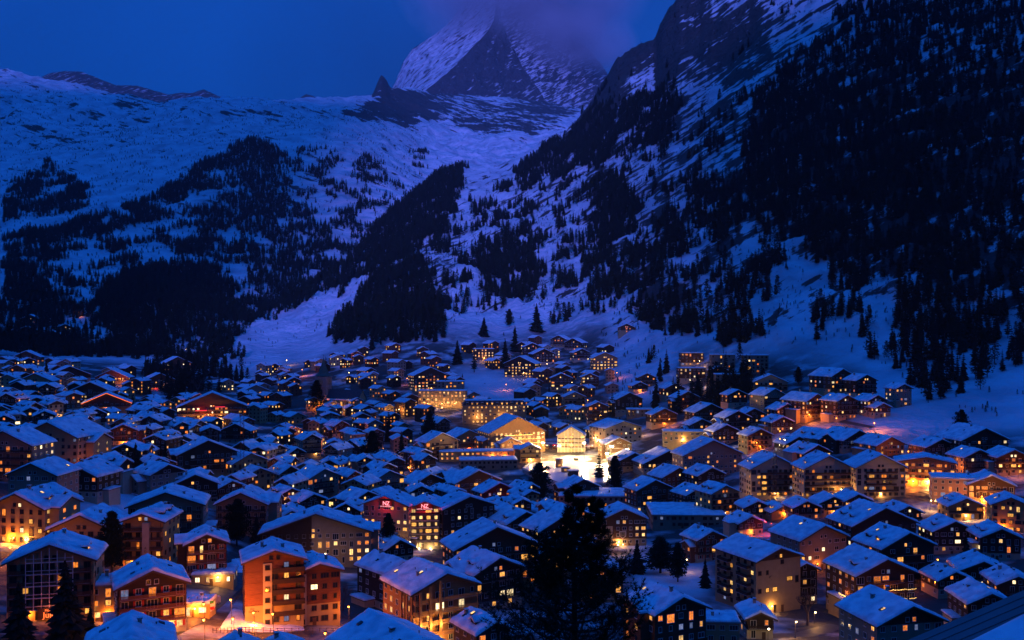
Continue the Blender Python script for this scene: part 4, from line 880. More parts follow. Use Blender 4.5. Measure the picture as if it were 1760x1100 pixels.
for i, (x_, y_, w_, n_, a_, s_) in enumerate(((1302,858,52,2,20,'td'),(1346,866,46,1,26,'tb'),(1386,858,50,2,24,'td'),(1432,850,52,2,22,'tb'),(1474,846,50,2,28,'tr'),(1290,884,48,2,30,'td'),(1112,640,34,3,14,'tb'),(1142,700,46,3,24,'td'),(1296,700,42,3,30,'tb'),(1352,692,38,3,36,'td'),(1248,728,46,3,30,'tb'),(1306,735,46,3,30,'pc'),(1372,748,48,2,34,'td'),(1100,655,30,2,20,'td'),(1268,668,36,3,30,'td'),(1206,718,44,3,26,'tb'),(1306,1046,56,2,14,'td'),(1236,628,34,3,10,'tb'))):
    hh('more%d' % i, x_, y_, w_, n_, a_, 11, s_, plit=.4, lit=('lit_orange', 'lit_warm'), porch=W_(2.2, 420, SOD, 'lamp_sodium') if i % 2 else None)
# ------------------------------------------------------------------ the rest of the village, house by house
VIL = [(0,622),(150,640),(230,640),(300,640),(400,655),(520,612),(640,585),(760,600),(900,600),(960,578),(1060,590),(1130,615),(1330,622),(1440,640),(1565,670),(1590,715),(1640,742),(1760,770),(1760,960),(1600,1000),(1300,960),(1100,1010),(900,1010),(560,960),(430,930),(300,845),(0,790)]
KEEP = [[(885,765),(1090,765),(1090,868),(865,868)], [(235,640),(300,618),(420,606),(432,655),(340,695),(240,690)], [(140,815),(270,815),(280,905),(120,905)], [(1055,592),(1148,600),(1150,690),(1070,690)], [(1500,690),(1600,650),(1640,740),(1520,760)], [(790,628),(905,650),(910,690),(790,690)], [(380,560),(500,560),(530,608),(440,640),(370,620)], [(510,640),(600,640),(600,705),(510,705)]]
GROUPF = 'houses filling the village'
fillrng = random.Random(5)
def try_fill(X, Y):
    px = 880+F*X/Y; g = gz(X, Y); py = 550-F*(g-ZC)/Y
    if not (-10 < px < 1770) or not bool(inpoly(np.array([px]), np.array([py]), VIL)[0]): return
    for k in KEEP:
        if bool(inpoly(np.array([px]), np.array([py]), k)[0]): return
    st = fillrng.choice([2, 3, 3, 3, 4, 4] if Y < 700 else [2, 2, 3, 3, 3, 4])
    Wm = fillrng.uniform(9.5, 14.5); Lm = fillrng.uniform(11, 16)
    if Y > 620 and fillrng.random() < 0.42: return
    rr = 0.5*math.hypot(Wm, Lm)*0.86
    for (ox, oy, orr) in OCC:
        if (ox-X)**2+(oy-(Y+Lm*0.5))**2 < (orr+rr)**2*1.06: return
    wp = Wm*F/Y; ya = py-(st*ST+0.4+Wm*0.22)*F/Y
    for (x0, x1, y0, y1, dd, lim) in BOXES:
        if Y < dd-4:
            ox = min(x1, px+wp/2)-max(x0, px-wp/2); oy = min(y1, py)-max(y0, ya)
            if ox > 0 and oy > 0 and ox*oy > lim*(x1-x0)*(y1-y0): return
    side = px/1760
    psi = fillrng.choice([34, 30, 38, 6, -30] if side > 0.35 else [-32, -24, 8, 26, 34])+fillrng.uniform(-9, 9)
    sty = fillrng.choices(['td', 'tb', 'pc', 'pg', 'pw', 'tr', 'pp', 'po', 'fp'], [34, 26, 9, 10, 7, 5, 4, 3, 3])[0]
    po = None
    q = fillrng.random()
    if q < 0.46: po = [(fillrng.uniform(-3, 3), -.5, 2.5, fillrng.choice([250, 450, 800]), fillrng.choice([SOD, WARM, WARM, SOD]), fillrng.choice(['lamp_sodium', 'lamp_warm']))]  # lamp added at random as warm fill for the village
    OCC.append((X, Y+Lm*0.5, rr))
    CAND.append((wp*(py-ya), dict(a=(px, ya, wp, st, psi, Lm, sty), D=Y, W=Wm-2, porch=po, plit=fillrng.choice([.06, .14, .25, .42])), (X, Y, g)))
CAND = []
yy = 300.0
while yy < 1120:
    stepx = 15.0
    n = int(1100*yy/F/stepx)
    for k in range(n): try_fill(-0.527*yy+(k+fillrng.random())*stepx, yy+fillrng.uniform(-6, 6))
    yy *= 1.022
CAND.sort(key=lambda c: -c[0])
NIND = 300-len(HOUSES)
for c in CAND[:NIND]:
    k = c[1]; house(*k['a'], D=k['D'], W=k['W'], porch=k['porch'], plit=k['plit'], group=GROUPF, tanp=0.35+0.22*((int(k['a'][0]*7+k['a'][1]*3) % 100)/100))
# the smallest and farthest houses, beyond three hundred of them: one mass
db_ = MB(); dr = random.Random(3)
for _, k, (X, Y, g) in CAND[NIND:]:
    px_, ya_, wp_, st_, psi_, L_, sty_ = k['a']; W2_ = k['W']/2; He_ = st_*ST+0.3; ap_ = He_+W2_*0.44; rz_ = R(psi_)-math.atan2(X, Y)
    q = MB(); bw_, uw_ = STY[sty_][0], STY[sty_][1]
    q.prism([(-W2_, -6), (W2_, -6), (W2_, He_), (0, ap_), (-W2_, He_)], 0, L_, uw_ if STY[sty_][2] < 9 else bw_)
    e_ = W2_+1; ze_ = ap_-e_*0.44
    q.prism([(-e_, ze_), (0, ap_), (e_, ze_), (e_, ze_+0.25), (0, ap_+0.25), (-e_, ze_+0.25)], -1, L_+0.8, 'eave_wood')
    q.prism([(-e_+.1, ze_+0.26), (0, ap_+0.26), (e_-.1, ze_+0.26), (e_-.15, ze_+0.70), (0, ap_+0.75), (-e_+.15, ze_+0.70)], -0.9, L_+0.7, 'snow')
    q.box(W2_*0.3, W2_*0.3+0.7, L_*0.5, L_*0.5+0.7, ap_-W2_*0.2, ap_+1.0, 'stone')
    for i in range(st_):
        for j in range(3):
            m_ = dr.choice(LITSET) if dr.random() < k['plit'] else 'glass_dark'; xx = -W2_+2*W2_*(j+0.5)/3
            q.box(xx-0.6, xx+0.6, -0.06, 0.02, 0.3+i*ST+0.9, 0.3+i*ST+2.2, m_)
            yy_ = L_*(j+0.5)/3
            for sx in (-1, 1): q.box(min(sx*W2_, sx*(W2_+.06)), max(sx*W2_, sx*(W2_+.06)), yy_-0.6, yy_+0.6, 0.3+i*ST+0.9, 0.3+i*ST+2.2, m_)
    c_, s_ = math.cos(rz_), math.sin(rz_); off = len(db_.v)
    db_.v += [(X+a*c_-b*s_, Y+a*s_+b*c_, g+z_) for a, b, z_ in q.v]
    db_.f += [tuple(off+i for i in f_) for f_ in q.f]; db_.m += [db_.mi(q.mats[i]) for i in q.m]
if CAND[NIND:]: tag(link('distant_houses', db_.mesh('distant_houses')), 'tiny far houses crowded together at the upper end of the village', None, None, 'stuff')
print('HOUSES', len(HOUSES), 'mass', max(0, len(CAND)-NIND))

# ------------------------------------------------------------------ trees
def crown_conifer(seed, tiers=13, nb=8, rad=0.17, low=0.10, droop=0.35, fuzz=0.35):
    """unit-high spruce or larch crown: whorls of jagged, drooping boughs"""
    r = random.Random(seed); b = MB()
    for t in range(tiers):
        f = t/(tiers-1); z = low+(0.97-low)*f; R0 = rad*(1-f)**0.85*(0.9+0.25*r.random())+0.012
        n = max(4, int(nb*(1-0.45*f)))
        a0 = r.random()*6.28
        for k in range(n):
            if r.random() < 0.10: continue
            a = a0+6.283*k/n+r.uniform(-.3, .3); L = R0*(1+r.uniform(-fuzz, fuzz)); dz = -droop*L*r.uniform(.4, 1.3); wv = L*r.uniform(.42, .62)
            c, s_ = math.cos(a), math.sin(a); th = 0.030*(1-0.5*f)
            def q(u, v, w): return (c*u-s_*v, s_*u+c*v, z+w)
            tip = q(L, 0, dz); l1 = q(L*.72, wv*.55, dz*.75); r1 = q(L*.70, -wv*.55, dz*.8); l2 = q(L*.35, wv*.7, dz*.45-th); r2 = q(L*.32, -wv*.7, dz*.4-th); top = q(0, 0, th*1.6); mid = q(L*.6, 0, dz*.4+th*.7); un = q(L*.45, 0, dz*.6-th*1.6)
            for tri in ((top, l2, mid), (mid, l2, l1), (mid, l1, tip), (mid, tip, r1), (mid, r1, r2), (top, mid, r2), (l2, un, l1), (r1, un, r2)): b.poly(tri, 'needles_far')
    b.poly([(-0.012, 0, 0.93), (0.012, 0, 0.93), (0, 0, 1.0)], 'needles_far'); b.poly([(0, -0.012, 0.93), (0, 0.012, 0.93), (0, 0, 1.0)], 'needles_far')
    return b.mesh('crown')
def crown_tufts(seed, n=420, shape='pine', size=0.05):
    """unit-high stone pine or broad conifer crown: needle tufts gathered in uneven boughs round the stem"""
    r = random.Random(seed); b = MB(); cl = []
    m = 30 if shape == 'pine' else 26
    for k in range(m):
        f = (k+r.random())/m; z = 0.16+0.80*f
        prof = 0.20*(1-f)**0.62*(0.55+0.45*min(1, f*5))+0.012 if shape == 'pine' else 0.25*math.sqrt(max(0.03, 1-(2*f-0.85)**2))
        a = k*2.4+r.uniform(-.5, .5); rr = prof*r.uniform(.45, 1.05); cl.append((Vector((math.cos(a)*rr, math.sin(a)*rr, z)), prof*r.uniform(.32, .52)+0.022))
        cl.append((Vector((math.cos(a)*rr*.4, math.sin(a)*rr*.4, z+.02)), prof*.42+.02))
    for k in range(n):
        c0, cr = cl[k % len(cl)]
        d = Vector((r.gauss(0, 1), r.gauss(0, 1), r.gauss(0, .6))).normalized()*cr*r.uniform(.5, 1.05); c = c0+d
        for j in range(3):
            u = (d.normalized()*.6+Vector((r.uniform(-1, 1), r.uniform(-1, 1), r.uniform(-.5, .9)))).normalized(); v = u.orthogonal().normalized(); sz = size*r.uniform(.6, 1.3)
            b.poly([c-v*sz*.28, c+u*sz, c+v*sz*.28, c-u*sz*.3], 'needles')
    return b.mesh('crown')
def bare_tree(seed, depth=5):
    r = random.Random(seed); b = MB()
    def br(p, d, L, rad, lev):
        e = p+d*L; b.bar(p, e, rad, 'twig', 4 if lev > 1 else 6, rad*0.65)
        if lev >= depth: return
        for k in range(r.choice([2, 3, 3]) if lev < depth-1 else 3):
            nd = (d+Vector((r.uniform(-1, 1), r.uniform(-1, 1), r.uniform(-.25, .75)))*0.72).normalized(); br(p+d*L*r.uniform(.55, 1.0), nd, L*r.uniform(.55, .8), rad*0.6, lev+1)
    br(Vector((0, 0, -0.03)), Vector((0, 0, 1)), 0.30, 0.022, 0)
    return b.mesh('branches')
def trunk_mesh(h=0.9, r0=0.018):
    b = MB(); b.bar((0, 0, -0.12), (0, 0, h), r0, 'bark', 7, r0*0.15); return b.mesh('trunk')
CROWNS = [crown_conifer(1), crown_conifer(2, 12, 7, 0.15, 0.14), crown_conifer(3, 14, 8, 0.20, 0.07, .5), crown_conifer(4, 11, 7, 0.13, 0.20, .2, .5), crown_tufts(5, 300), crown_tufts(6, 260, 'pine', .06)]
TRUNK = trunk_mesh(); BARES = [bare_tree(9), bare_tree(10), bare_tree(12)]
FINE = [crown_conifer(21, 26, 11, 0.19, 0.05, .45, .45), crown_conifer(22, 24, 10, 0.15, 0.08, .4, .5), crown_conifer(23, 28, 12, 0.22, 0.04, .5, .4)]
ROUND = [crown_tufts(31, 2600, 'pine', .036), crown_tufts(32, 2400, 'round', .038)]
TREES = []; TPX = []; VTREE = []
def tree(X, Y, Z, h, kind, crown, name, label=None, group=None, wide=1.0):
    root = bpy.data.objects.new(name, None); COL.objects.link(root); root.location = (X, Y, Z); root.scale = (h*wide, h*wide, h); root.rotation_euler = (0, 0, rng.random()*6.28)
    link('trunk', TRUNK, root) if kind != 'bare' else None
    link('crown' if kind != 'bare' else 'branches', crown, root)
    tag(root, label, 'tree', group); TREES.append(root); return root
def tree_at(x, ytop, ybase, kind, label, wide=1.0):
    D = solveD(x, ybase, 0, 60, 1900)
    X = (x-880)*D/F; h = (ybase-ytop)*D/F
    kk = {'spruce': ('spruce_tree', FINE), 'round': ('stone_pine', ROUND), 'bare': ('bare_tree', BARES), 'thin': ('larch_tree', [CROWNS[3], FINE[1]])}[kind]
    t = tree(X, D, gz(X, D), h*1.03, kind, kk[1][int(x+ytop) % len(kk[1])], kk[0], label, None, wide)
    OCC.append((X, D, h*0.1)); return t
for a in ((112,965,1098,'spruce','big dark fir at lower left, in front of the white grid chalet',1.25), (32,1000,1100,'spruce','dark fir with a narrow top beside the red neon script at the left edge',1.2), (155,1042,1092,'spruce','small fir beside the small cream flat roofed house',1.1),
  (192,882,985,'round','bushy black fir behind the grid chalet, left of the amber apartment house',1.25), (407,860,938,'round','rounded black conifer right of the red shuttered chalet',1.2), (441,884,935,'spruce','slim conifer beside the rounded black one near the red shuttered chalet',1.0),
  (667,885,962,'round','dark pine in front of the neon lettered hotel, on its left',1.1), (615,868,900,'spruce','small fir to the left of the neon lettered hotel',1.0), (795,850,925,'round','dark tree by the right wing of the neon lettered hotel',1.0), (640,742,800,'round','broad black conifer among the houses, left of the two old firs',1.5), (690,742,792,'spruce','tall fir right of the broad black conifer in the village centre',1.2), (668,698,745,'thin','thin tall larch standing above the roofs near the village centre',1.0), (738,708,760,'round','big black conifer beside the cream house with balconies, behind the centre',1.2),
  (233,762,832,'spruce','lone dark fir above the small snow field on the left',1.2), (1030,780,832,'thin','snow dusted larch in front of the bright ice rink',1.7), (1057,785,845,'round','rounded black tree at the right edge of the ice rink',1.2), (928,797,862,'round','rounded black tree in front of the ice rink on the left',1.3), (902,805,858,'bare','bare purplish tree left of the rounded black tree by the rink',1.3),
  (1660,918,978,'spruce','dark fir at right between two chalets',1.3), (1702,905,950,'spruce','dark spreading fir near the right edge',1.4), (1310,955,1050,'bare','tall bare tree in front of the six storey cream block',1.0), (1388,985,1075,'bare','bare tree with bluish lights beside the fairy light chalet',1.1), (590,985,1050,'bare','bare tree at the right end of the red brown apartment block',1.1), (1560,880,950,'bare','bare tree behind the tall black house at right',1.0),
  (1135,925,985,'round','wide dark hedge-like pine beside the shield chalet',2.2), (1165,935,1000,'round','dark pine in the snowy garden near the small reddish chalet',1.2), (1095,930,985,'spruce','dark fir in front of the shield chalet',1.3), (1212,960,1010,'spruce','slim fir at the edge of the snowy garden',1.0),
  (875,532,562,'round','single rounded tree alone on the snow field above the village',1.0), (832,545,578,'spruce','fir standing on the snow field left of the single rounded tree',1.4), (922,522,570,'spruce','pair-topped fir on the snow field right of the single rounded tree',1.5), (815,603,640,'thin','thin larch beside the box shaped lodge',1.3), (868,582,632,'spruce','fir in front of the lit knoll chalet on its left',1.2), (885,560,605,'thin','larch behind the lit knoll chalet',1.2), (786,585,625,'spruce','fir left of the box shaped lodge',1.2),
  (1125,668,705,'thin','larch beside a dark chalet right of the village centre',1.3), (1052,672,716,'thin','larch with pale twigs right of the reddish lit house',1.2), (915,660,690,'bare','bare tree on the knoll below the lit chalet',1.5), (420,790,835,'bare','bare tree glowing orange beside the street mast',1.2), (545,655,705,'round','dark tree at the left foot of the church tower',1.6), (300,625,668,'bare','bare tree above the red washed chalet',1.4), (340,640,680,'bare','bare purple tree on the wooded bank left of the church',1.5), (100,680,712,'bare','bare tree among the upper left houses',1.6), (35,605,632,'spruce','small fir beside the lit house at the far left edge',1.2), (80,625,660,'spruce','dark fir at the foot of the left slope',1.6), (560,612,640,'thin','larch on the slope just left above the church spire',1.2)): tree_at(*a[:5], a[5])

vr = random.Random(41)
k_ = 0
for i in range(900):
    if k_ >= 46: break
    Y = vr.uniform(300, 1000); X = vr.uniform(-0.5, 0.5)*Y; px = 880+F*X/Y; py = 550-F*(gz(X, Y)-ZC)/Y
    if not bool(inpoly(np.array([px]), np.array([py]), VIL)[0]) or any(bool(inpoly(np.array([px]), np.array([py]), q)[0]) for q in KEEP[:1]): continue
    if any((ox-X)**2+(oy-Y)**2 < (orr*0.95+1.2)**2 for ox, oy, orr in OCC): continue
    kd = vr.choice(['bare', 'spruce', 'round', 'thin', 'bare']); kk = {'spruce': ('spruce_tree', FINE), 'round': ('stone_pine', ROUND), 'bare': ('bare_tree', BARES), 'thin': ('larch_tree', [CROWNS[3], FINE[1]])}[kd]; h = vr.uniform(7, 15)
    t = tree(X, Y, gz(X, Y), h, kd, kk[1][i % len(kk[1])], kk[0], None, None, vr.uniform(1.0, 1.4)); OCC.append((X, Y, 2.0)); k_ += 1; VTREE.append((t, px, py-h*F/Y*0.5, kd))
def scatter(S, polys, spacing, seed, hmin, hmax, freq=70.0, base=0.0, Dlim=(600, 5000)):
    """random tree sites on a sheet where the woods stand: (X, Y, Z, height)"""
    rs = np.random.RandomState(seed)
    dens = np.full(S.Z.shape, base)
    for poly, w in polys: dens = np.where(inpoly(S.xg, S.yimg, poly), w, dens)
    dens = gauss(gauss(dens, 2, 0), 2, 1)
    n = fbm(S.X/freq, S.D/freq, 4, seed)
    p = sstep(-0.10, 0.22, dens-0.5+0.85*n)*(dens > 0.02)
    A = np.zeros_like(S.Z); dx = np.abs(np.diff(S.X, axis=1)); dy = np.abs(np.diff(S.D, axis=0)); A[:-1, :-1] = dx[:-1, :]*dy[:, :-1]
    p = p*A/spacing**2*((S.D > Dlim[0]) & (S.D < Dlim[1]))*(np.minimum(S.t, 1)[:, None] < 1.0)
    cnt = rs.poisson(np.clip(p, 0, 20)); jj, ii = np.nonzero(cnt); rep = cnt[jj, ii]; jj = np.repeat(jj, rep); ii = np.repeat(ii, rep)
    m = (jj < S.Z.shape[0]-1) & (ii < S.Z.shape[1]-1); jj = jj[m]; ii = ii[m]
    u = rs.rand(len(jj)); v = rs.rand(len(jj))
    def bl(G): return (G[jj, ii]*(1-u)+G[jj, ii+1]*u)*(1-v)+(G[jj+1, ii]*(1-u)+G[jj+1, ii+1]*u)*v
    X = bl(S.X); Y = bl(S.D); Z = bl(S.Z); h = hmin+(hmax-hmin)*rs.rand(len(jj))**0.8
    ok = (np.abs(X/Y*F) < 1050)
    return np.stack([X, Y, Z-0.3, h], -1)[ok]
WOOD1 = [([(640,470),(1000,230),(1290,170),(1320,430),(1540,640),(1400,628),(1150,600),(1000,570),(700,570),(600,560)], .36),
         ([(700,500),(830,440),(1000,420),(1010,500),(900,540),(760,560)], .33),
         ([(1470,20),(1560,-60),(2200,-160),(2200,640),(1760,625),(1680,690),(1600,690),(1545,650),(1500,600),(1470,560),(1420,480),(1350,440),(1300,420),(1285,330),(1270,250),(1300,180),(1350,130),(1410,80)], .90),
         ([(740,305),(800,288),(785,370),(735,440),(672,486),(600,512),(530,538),(470,555),(392,580),(380,575),(470,540),(560,482),(640,405),(700,350)], .74),
         ([(890,300),(985,222),(1100,165),(1180,165),(1150,260),(1010,290),(930,330),(890,325)], .72),
         ([(815,440),(925,435),(925,525),(830,525)], .72), ([(1000,340),(1095,335),(1090,420),(1010,425)], .75), ([(1180,330),(1300,330),(1300,425),(1180,425)], .8), ([(1005,430),(1180,420),(1190,560),(1060,560),(1000,500)], .58),
         ([(1150,470),(1330,480),(1320,545),(1170,560)], .56), ([(1220,560),(1330,545),(1325,620),(1230,625)], .68), ([(650,500),(720,470),(770,560),(760,600),(570,606),(560,585),(600,545)], .95), ([(235,640),(300,618),(420,606),(432,655),(340,700),(240,690)], .50), ([(-100,560),(385,560),(352,630),(200,618),(0,606),(-100,600)], .66),
         ([(1400,500),(1480,490),(1520,620),(1450,630),(1390,600)], .52), ([(1610,640),(1680,640),(1650,740),(1590,730)], .6), ([(1085,600),(1335,612),(1345,725),(1110,705)], .36), ([(1150,690),(1260,700),(1240,745),(1140,735)], .5),
         ([(1000,190),(1060,110),(1100,130),(1040,190),(1000,230)], .25), ([(760,560),(920,545),(900,580),(780,590)], .05), ([(1130,40),(1480,-60),(1440,30),(1250,120),(1150,140)], .18), ([(1290,545),(1380,535),(1400,580),(1310,590)], .0), ([(1480,500),(1530,500),(1540,600),(1500,600)], .1)]
pts1 = scatter(S1, WOOD1, 5.4, 17, 11, 23, 48, 0.0, (640, 2700))
WOOD2 = [([(-100,520),(420,520),(400,620),(-100,620)], .68), (FOR2[0][0], .66), (FOR2[1][0], .60), ([(480,268),(560,262),(640,278),(708,328),(692,372),(640,415),(560,400),(500,330)], .46), ([(235,395),(330,330),(390,330),(330,400),(300,470),(420,440),(440,520),(340,560),(120,540),(60,480),(110,420)], .40),
         ([(165,525),(230,475),(330,465),(392,500),(400,560),(340,600),(200,600)], .98), ([(0,540),(180,560),(200,610),(0,620)], .58), ([(690,262),(745,270),(740,310),(720,310)], .42), ([(410,240),(475,260),(480,400),(420,400)], .9), ([(60,205),(560,170),(560,235),(330,262),(80,280)], .03)]
OA = np.array([(a, b_, c_) for a, b_, c_ in OCC])
def clear(P_):
    ok = np.ones(len(P_), bool)
    for i in np.nonzero(P_[:, 1] < 1150)[0]: ok[i] = np.all((OA[:, 0]-P_[i, 0])**2+(OA[:, 1]-P_[i, 1])**2 > (OA[:, 2]+1.5)**2)
    return P_[ok]
pts1 = clear(pts1)
pts2 = scatter(S2, WOOD2, 6.4, 23, 11, 21, 75, 0.0, (1150, 4200))
# the 300 trees that show largest stand singly, the rest are the woods
allp = np.concatenate([pts1, pts2]); size = allp[:, 3]/allp[:, 1]
order = np.argsort(-size); NT = 300-len(TREES); single = order[:NT]
for k in single:
    X, Y, Z, h = allp[k]; px = 880+F*X/Y
    zone = 'on the steep right mountainside, one of the scattered trees nearest the village' if px > 1270 else 'on the snowy slope straight above the village centre' if px > 700 else 'at the foot of the left wooded hill beside the upper houses'
    tree(X, Y, Z, h, 'spruce', CROWNS[int(k) % 6], 'spruce_tree', None, None); TPX.append((TREES[-1], px, 550-F*(Z+h-ZC)/Y, zone))
mask = np.ones(len(allp), bool); mask[single] = False
print('TREES', len(pts1), len(pts2))
def wood(name, P_, crown_mesh, label, rs):
    me = bpy.data.meshes.new(name); me.vertices.add(len(P_)); me.vertices.foreach_set('co', P_[:, :3].astype(np.float32).ravel())
    a = me.attributes.new('tree_height', 'FLOAT', 'POINT'); a.data.foreach_set('value', P_[:, 3].astype(np.float32))
    a = me.attributes.new('turn', 'FLOAT', 'POINT'); a.data.foreach_set('value', rs.rand(len(P_)).astype(np.float32)*6.28)
    o = link(name, me); tag(o, label, None, None, 'stuff')
    src = next(t for t in bpy.data.objects if t.data == crown_mesh)
    ng = bpy.data.node_groups.new('plant_wood', 'GeometryNodeTree')
    ng.interface.new_socket('Geometry', in_out='INPUT', socket_type='NodeSocketGeometry'); ng.interface.new_socket('Geometry', in_out='OUTPUT', socket_type='NodeSocketGeometry')
    gi = ng.nodes.new('NodeGroupInput'); go = ng.nodes.new('NodeGroupOutput'); ip = ng.nodes.new('GeometryNodeInstanceOnPoints'); oi = ng.nodes.new('GeometryNodeObjectInfo'); oi.inputs['Object'].default_value = src; oi.transform_space = 'ORIGINAL'
    at = ng.nodes.new('GeometryNodeInputNamedAttribute'); at.data_type = 'FLOAT'; at.inputs['Name'].default_value = 'tree_height'
    tr = ng.nodes.new('GeometryNodeInputNamedAttribute'); tr.data_type = 'FLOAT'; tr.inputs['Name'].default_value = 'turn'
    cx = ng.nodes.new('ShaderNodeCombineXYZ'); ng.links.new(tr.outputs['Attribute'], cx.inputs[2])
    ng.links.new(gi.outputs[0], ip.inputs['Points']); ng.links.new(oi.outputs['Geometry'], ip.inputs['Instance']); ng.links.new(at.outputs['Attribute'], ip.inputs['Scale']); ng.links.new(cx.outputs[0], ip.inputs['Rotation'])
    ng.links.new(ip.outputs[0], go.inputs[0])
    md = o.modifiers.new('plant_wood', 'NODES'); md.node_group = ng
rs_ = np.random.RandomState(4)
SCRUB1 = [([(640,470),(985,215),(1165,-20),(2200,-160),(2200,780),(1640,740),(1500,640),(1330,610),(1130,600),(1000,575),(760,590),(560,600),(600,540)], .52), ([(370,570),(640,485),(600,560),(430,640)], .36), ([(1030,570),(1160,600),(1160,690),(1040,690)], .50), ([(780,560),(920,545),(900,585),(790,590)], .2)]
scr1 = clear(scatter(S1, SCRUB1, 7.5, 51, 1.6, 5.0, 22, 0.0, (560, 2600))); scr2 = scatter(S2, [([(-100,210),(330,190),(640,190),(740,250),(700,420),(400,600),(-100,600)], .50), ([(-100,130),(560,170),(640,190),(330,215),(-100,215)], .40)], 15.0, 53, 3.0, 8.0, 60, 0.0, (1200, 4400))
print('SCRUB', len(scr1), len(scr2))
wood('scrub', scr1, CROWNS[4], 'low dark scrub and boulders dotting the steep right mountainside', rs_); wood('scrub', scr2, CROWNS[5], 'low dark scrub and boulders dotting the left snow slopes', rs_)
n1 = len(pts1); idx = np.arange(len(allp))
for v in range(6):
    a = allp[mask & (idx < n1) & (idx % 6 == v)]; b = allp[mask & (idx >= n1) & (idx % 6 == v)]
    if len(a): wood('mountain_forest', a, CROWNS[v], 'dense dark conifer forest covering the steep mountainside on the right', rs_)
    if len(b): wood('hill_forest', b, CROWNS[v], 'dense dark conifer forest covering the hill on the left', rs_)

# the giant stone pine close to the viewpoint
PX, PY = (985-880)*58/F, 58.0; PZ = gz(PX, PY); ptop = ZC-(836-550)*58/F
pine = bpy.data.objects.new('stone_pine', None); COL.objects.link(pine); pine.location = (PX, PY, PZ); tag(pine, 'giant black stone pine in front of all the houses, rising from the bottom edge', 'tree')
hp = ptop-PZ; tb = MB(); tb.bar((0, 0, -1), (0.1, 0, hp*0.6), 0.42, 'bark', 10, 0.2); tb.bar((0.1, 0, hp*0.6), (0, 0, hp-0.2), 0.2, 'bark', 8, 0.03); link('trunk', smooth(tb.mesh('trunk')), pine)
pr = random.Random(77)
def needles(b, c, d, n, L):
    for k in range(n):
        v = (d*0.7+Vector((pr.uniform(-1, 1), pr.uniform(-1, 1), pr.uniform(-.7, 1)))).normalized(); w = v.cross(Vector((pr.uniform(-1, 1), pr.uniform(-1, 1), pr.uniform(-1, 1)))).normalized()*0.020; l = L*pr.uniform(.6, 1.2)
        b.poly([c-w, c+w, c+v*l], 'needles')
def bough(base, az_, L, up, mesh):
    p = Vector(base); d = Vector((math.cos(az_), math.sin(az_), up)).normalized(); st_ = 7
    for k in range(st_):
        f = k/st_; q = p+d*(L/st_); mesh.bar(p, q, 0.07*(1-f)*min(1, L/3)+0.015, 'bark', 5, 0.07*(1-f-1/st_)*min(1, L/3)+0.012)
        if f > 0.12:
            for m in range(3 if f < .4 else 5):
                sd = (d*0.7+Vector((pr.uniform(-1, 1), pr.uniform(-1, 1), pr.uniform(-.5, .6)))).normalized(); tl = L*0.20*pr.uniform(.6, 1.2)*(1-0.35*f)+0.2; e = q+sd*tl
                mesh.bar(q, e, 0.018, 'bark', 3, 0.008)
                for s_ in (0.45, 0.72, 1.0): needles(mesh, q+sd*tl*s_, sd, 8 if L < 1.4 else 10, 0.24 if L < 1.4 else 0.32)
        p = q; d = (d+Vector((pr.uniform(-.12, .12), pr.uniform(-.12, .12), 0.13))).normalized()
    needles(mesh, p, d, 22, 0.32)
zz = hp-0.35; k = 0
while zz > hp-11.5:
    dtop = hp-zz
    # the outline: slim leader, a bulge of boughs, a gap, then the wide skirt
    ext = np.interp(dtop, [0, .6, 1.5, 2.4, 3.2, 4.2, 5.4, 6.6, 7.8, 9.2, 11.5], [.22, .50, .80, 0.62, 1.5, 2.4, 2.9, 3.9, 5.0, 5.6, 6.0])
    for j in range(2 if dtop < 1.2 else 3 if dtop < 3.2 else 5):
        az_ = k*2.4+j*6.283/5+pr.uniform(-.5, .5); L = ext*pr.uniform(.6, 1.12); b = MB(); bough((0.05, 0, zz+pr.uniform(-.15, .15)), az_, L, pr.uniform(.05, .40), b); link('bough', b.mesh('bough'), pine)
    zz -= (0.46 if dtop < 3.2 else 0.34)+0.04*dtop; k += 1
b = MB(); b.bar((0.1, 0, hp-4.2), (1.35, 0.2, hp-2.4), 0.10, 'bark', 6, 0.06); b.bar((1.35, 0.2, hp-2.4), (1.4, 0.2, hp-1.0), 0.06, 'bark', 6, 0.02); link('side_leader', b.mesh('side_leader'), pine)
for j in range(10):
    z_ = hp-3.0+j*0.21; b = MB(); bough((1.36, 0.2, z_), j*2.4, 0.62*(1-j/20), .35, b); link('bough', b.mesh('bough'), pine)

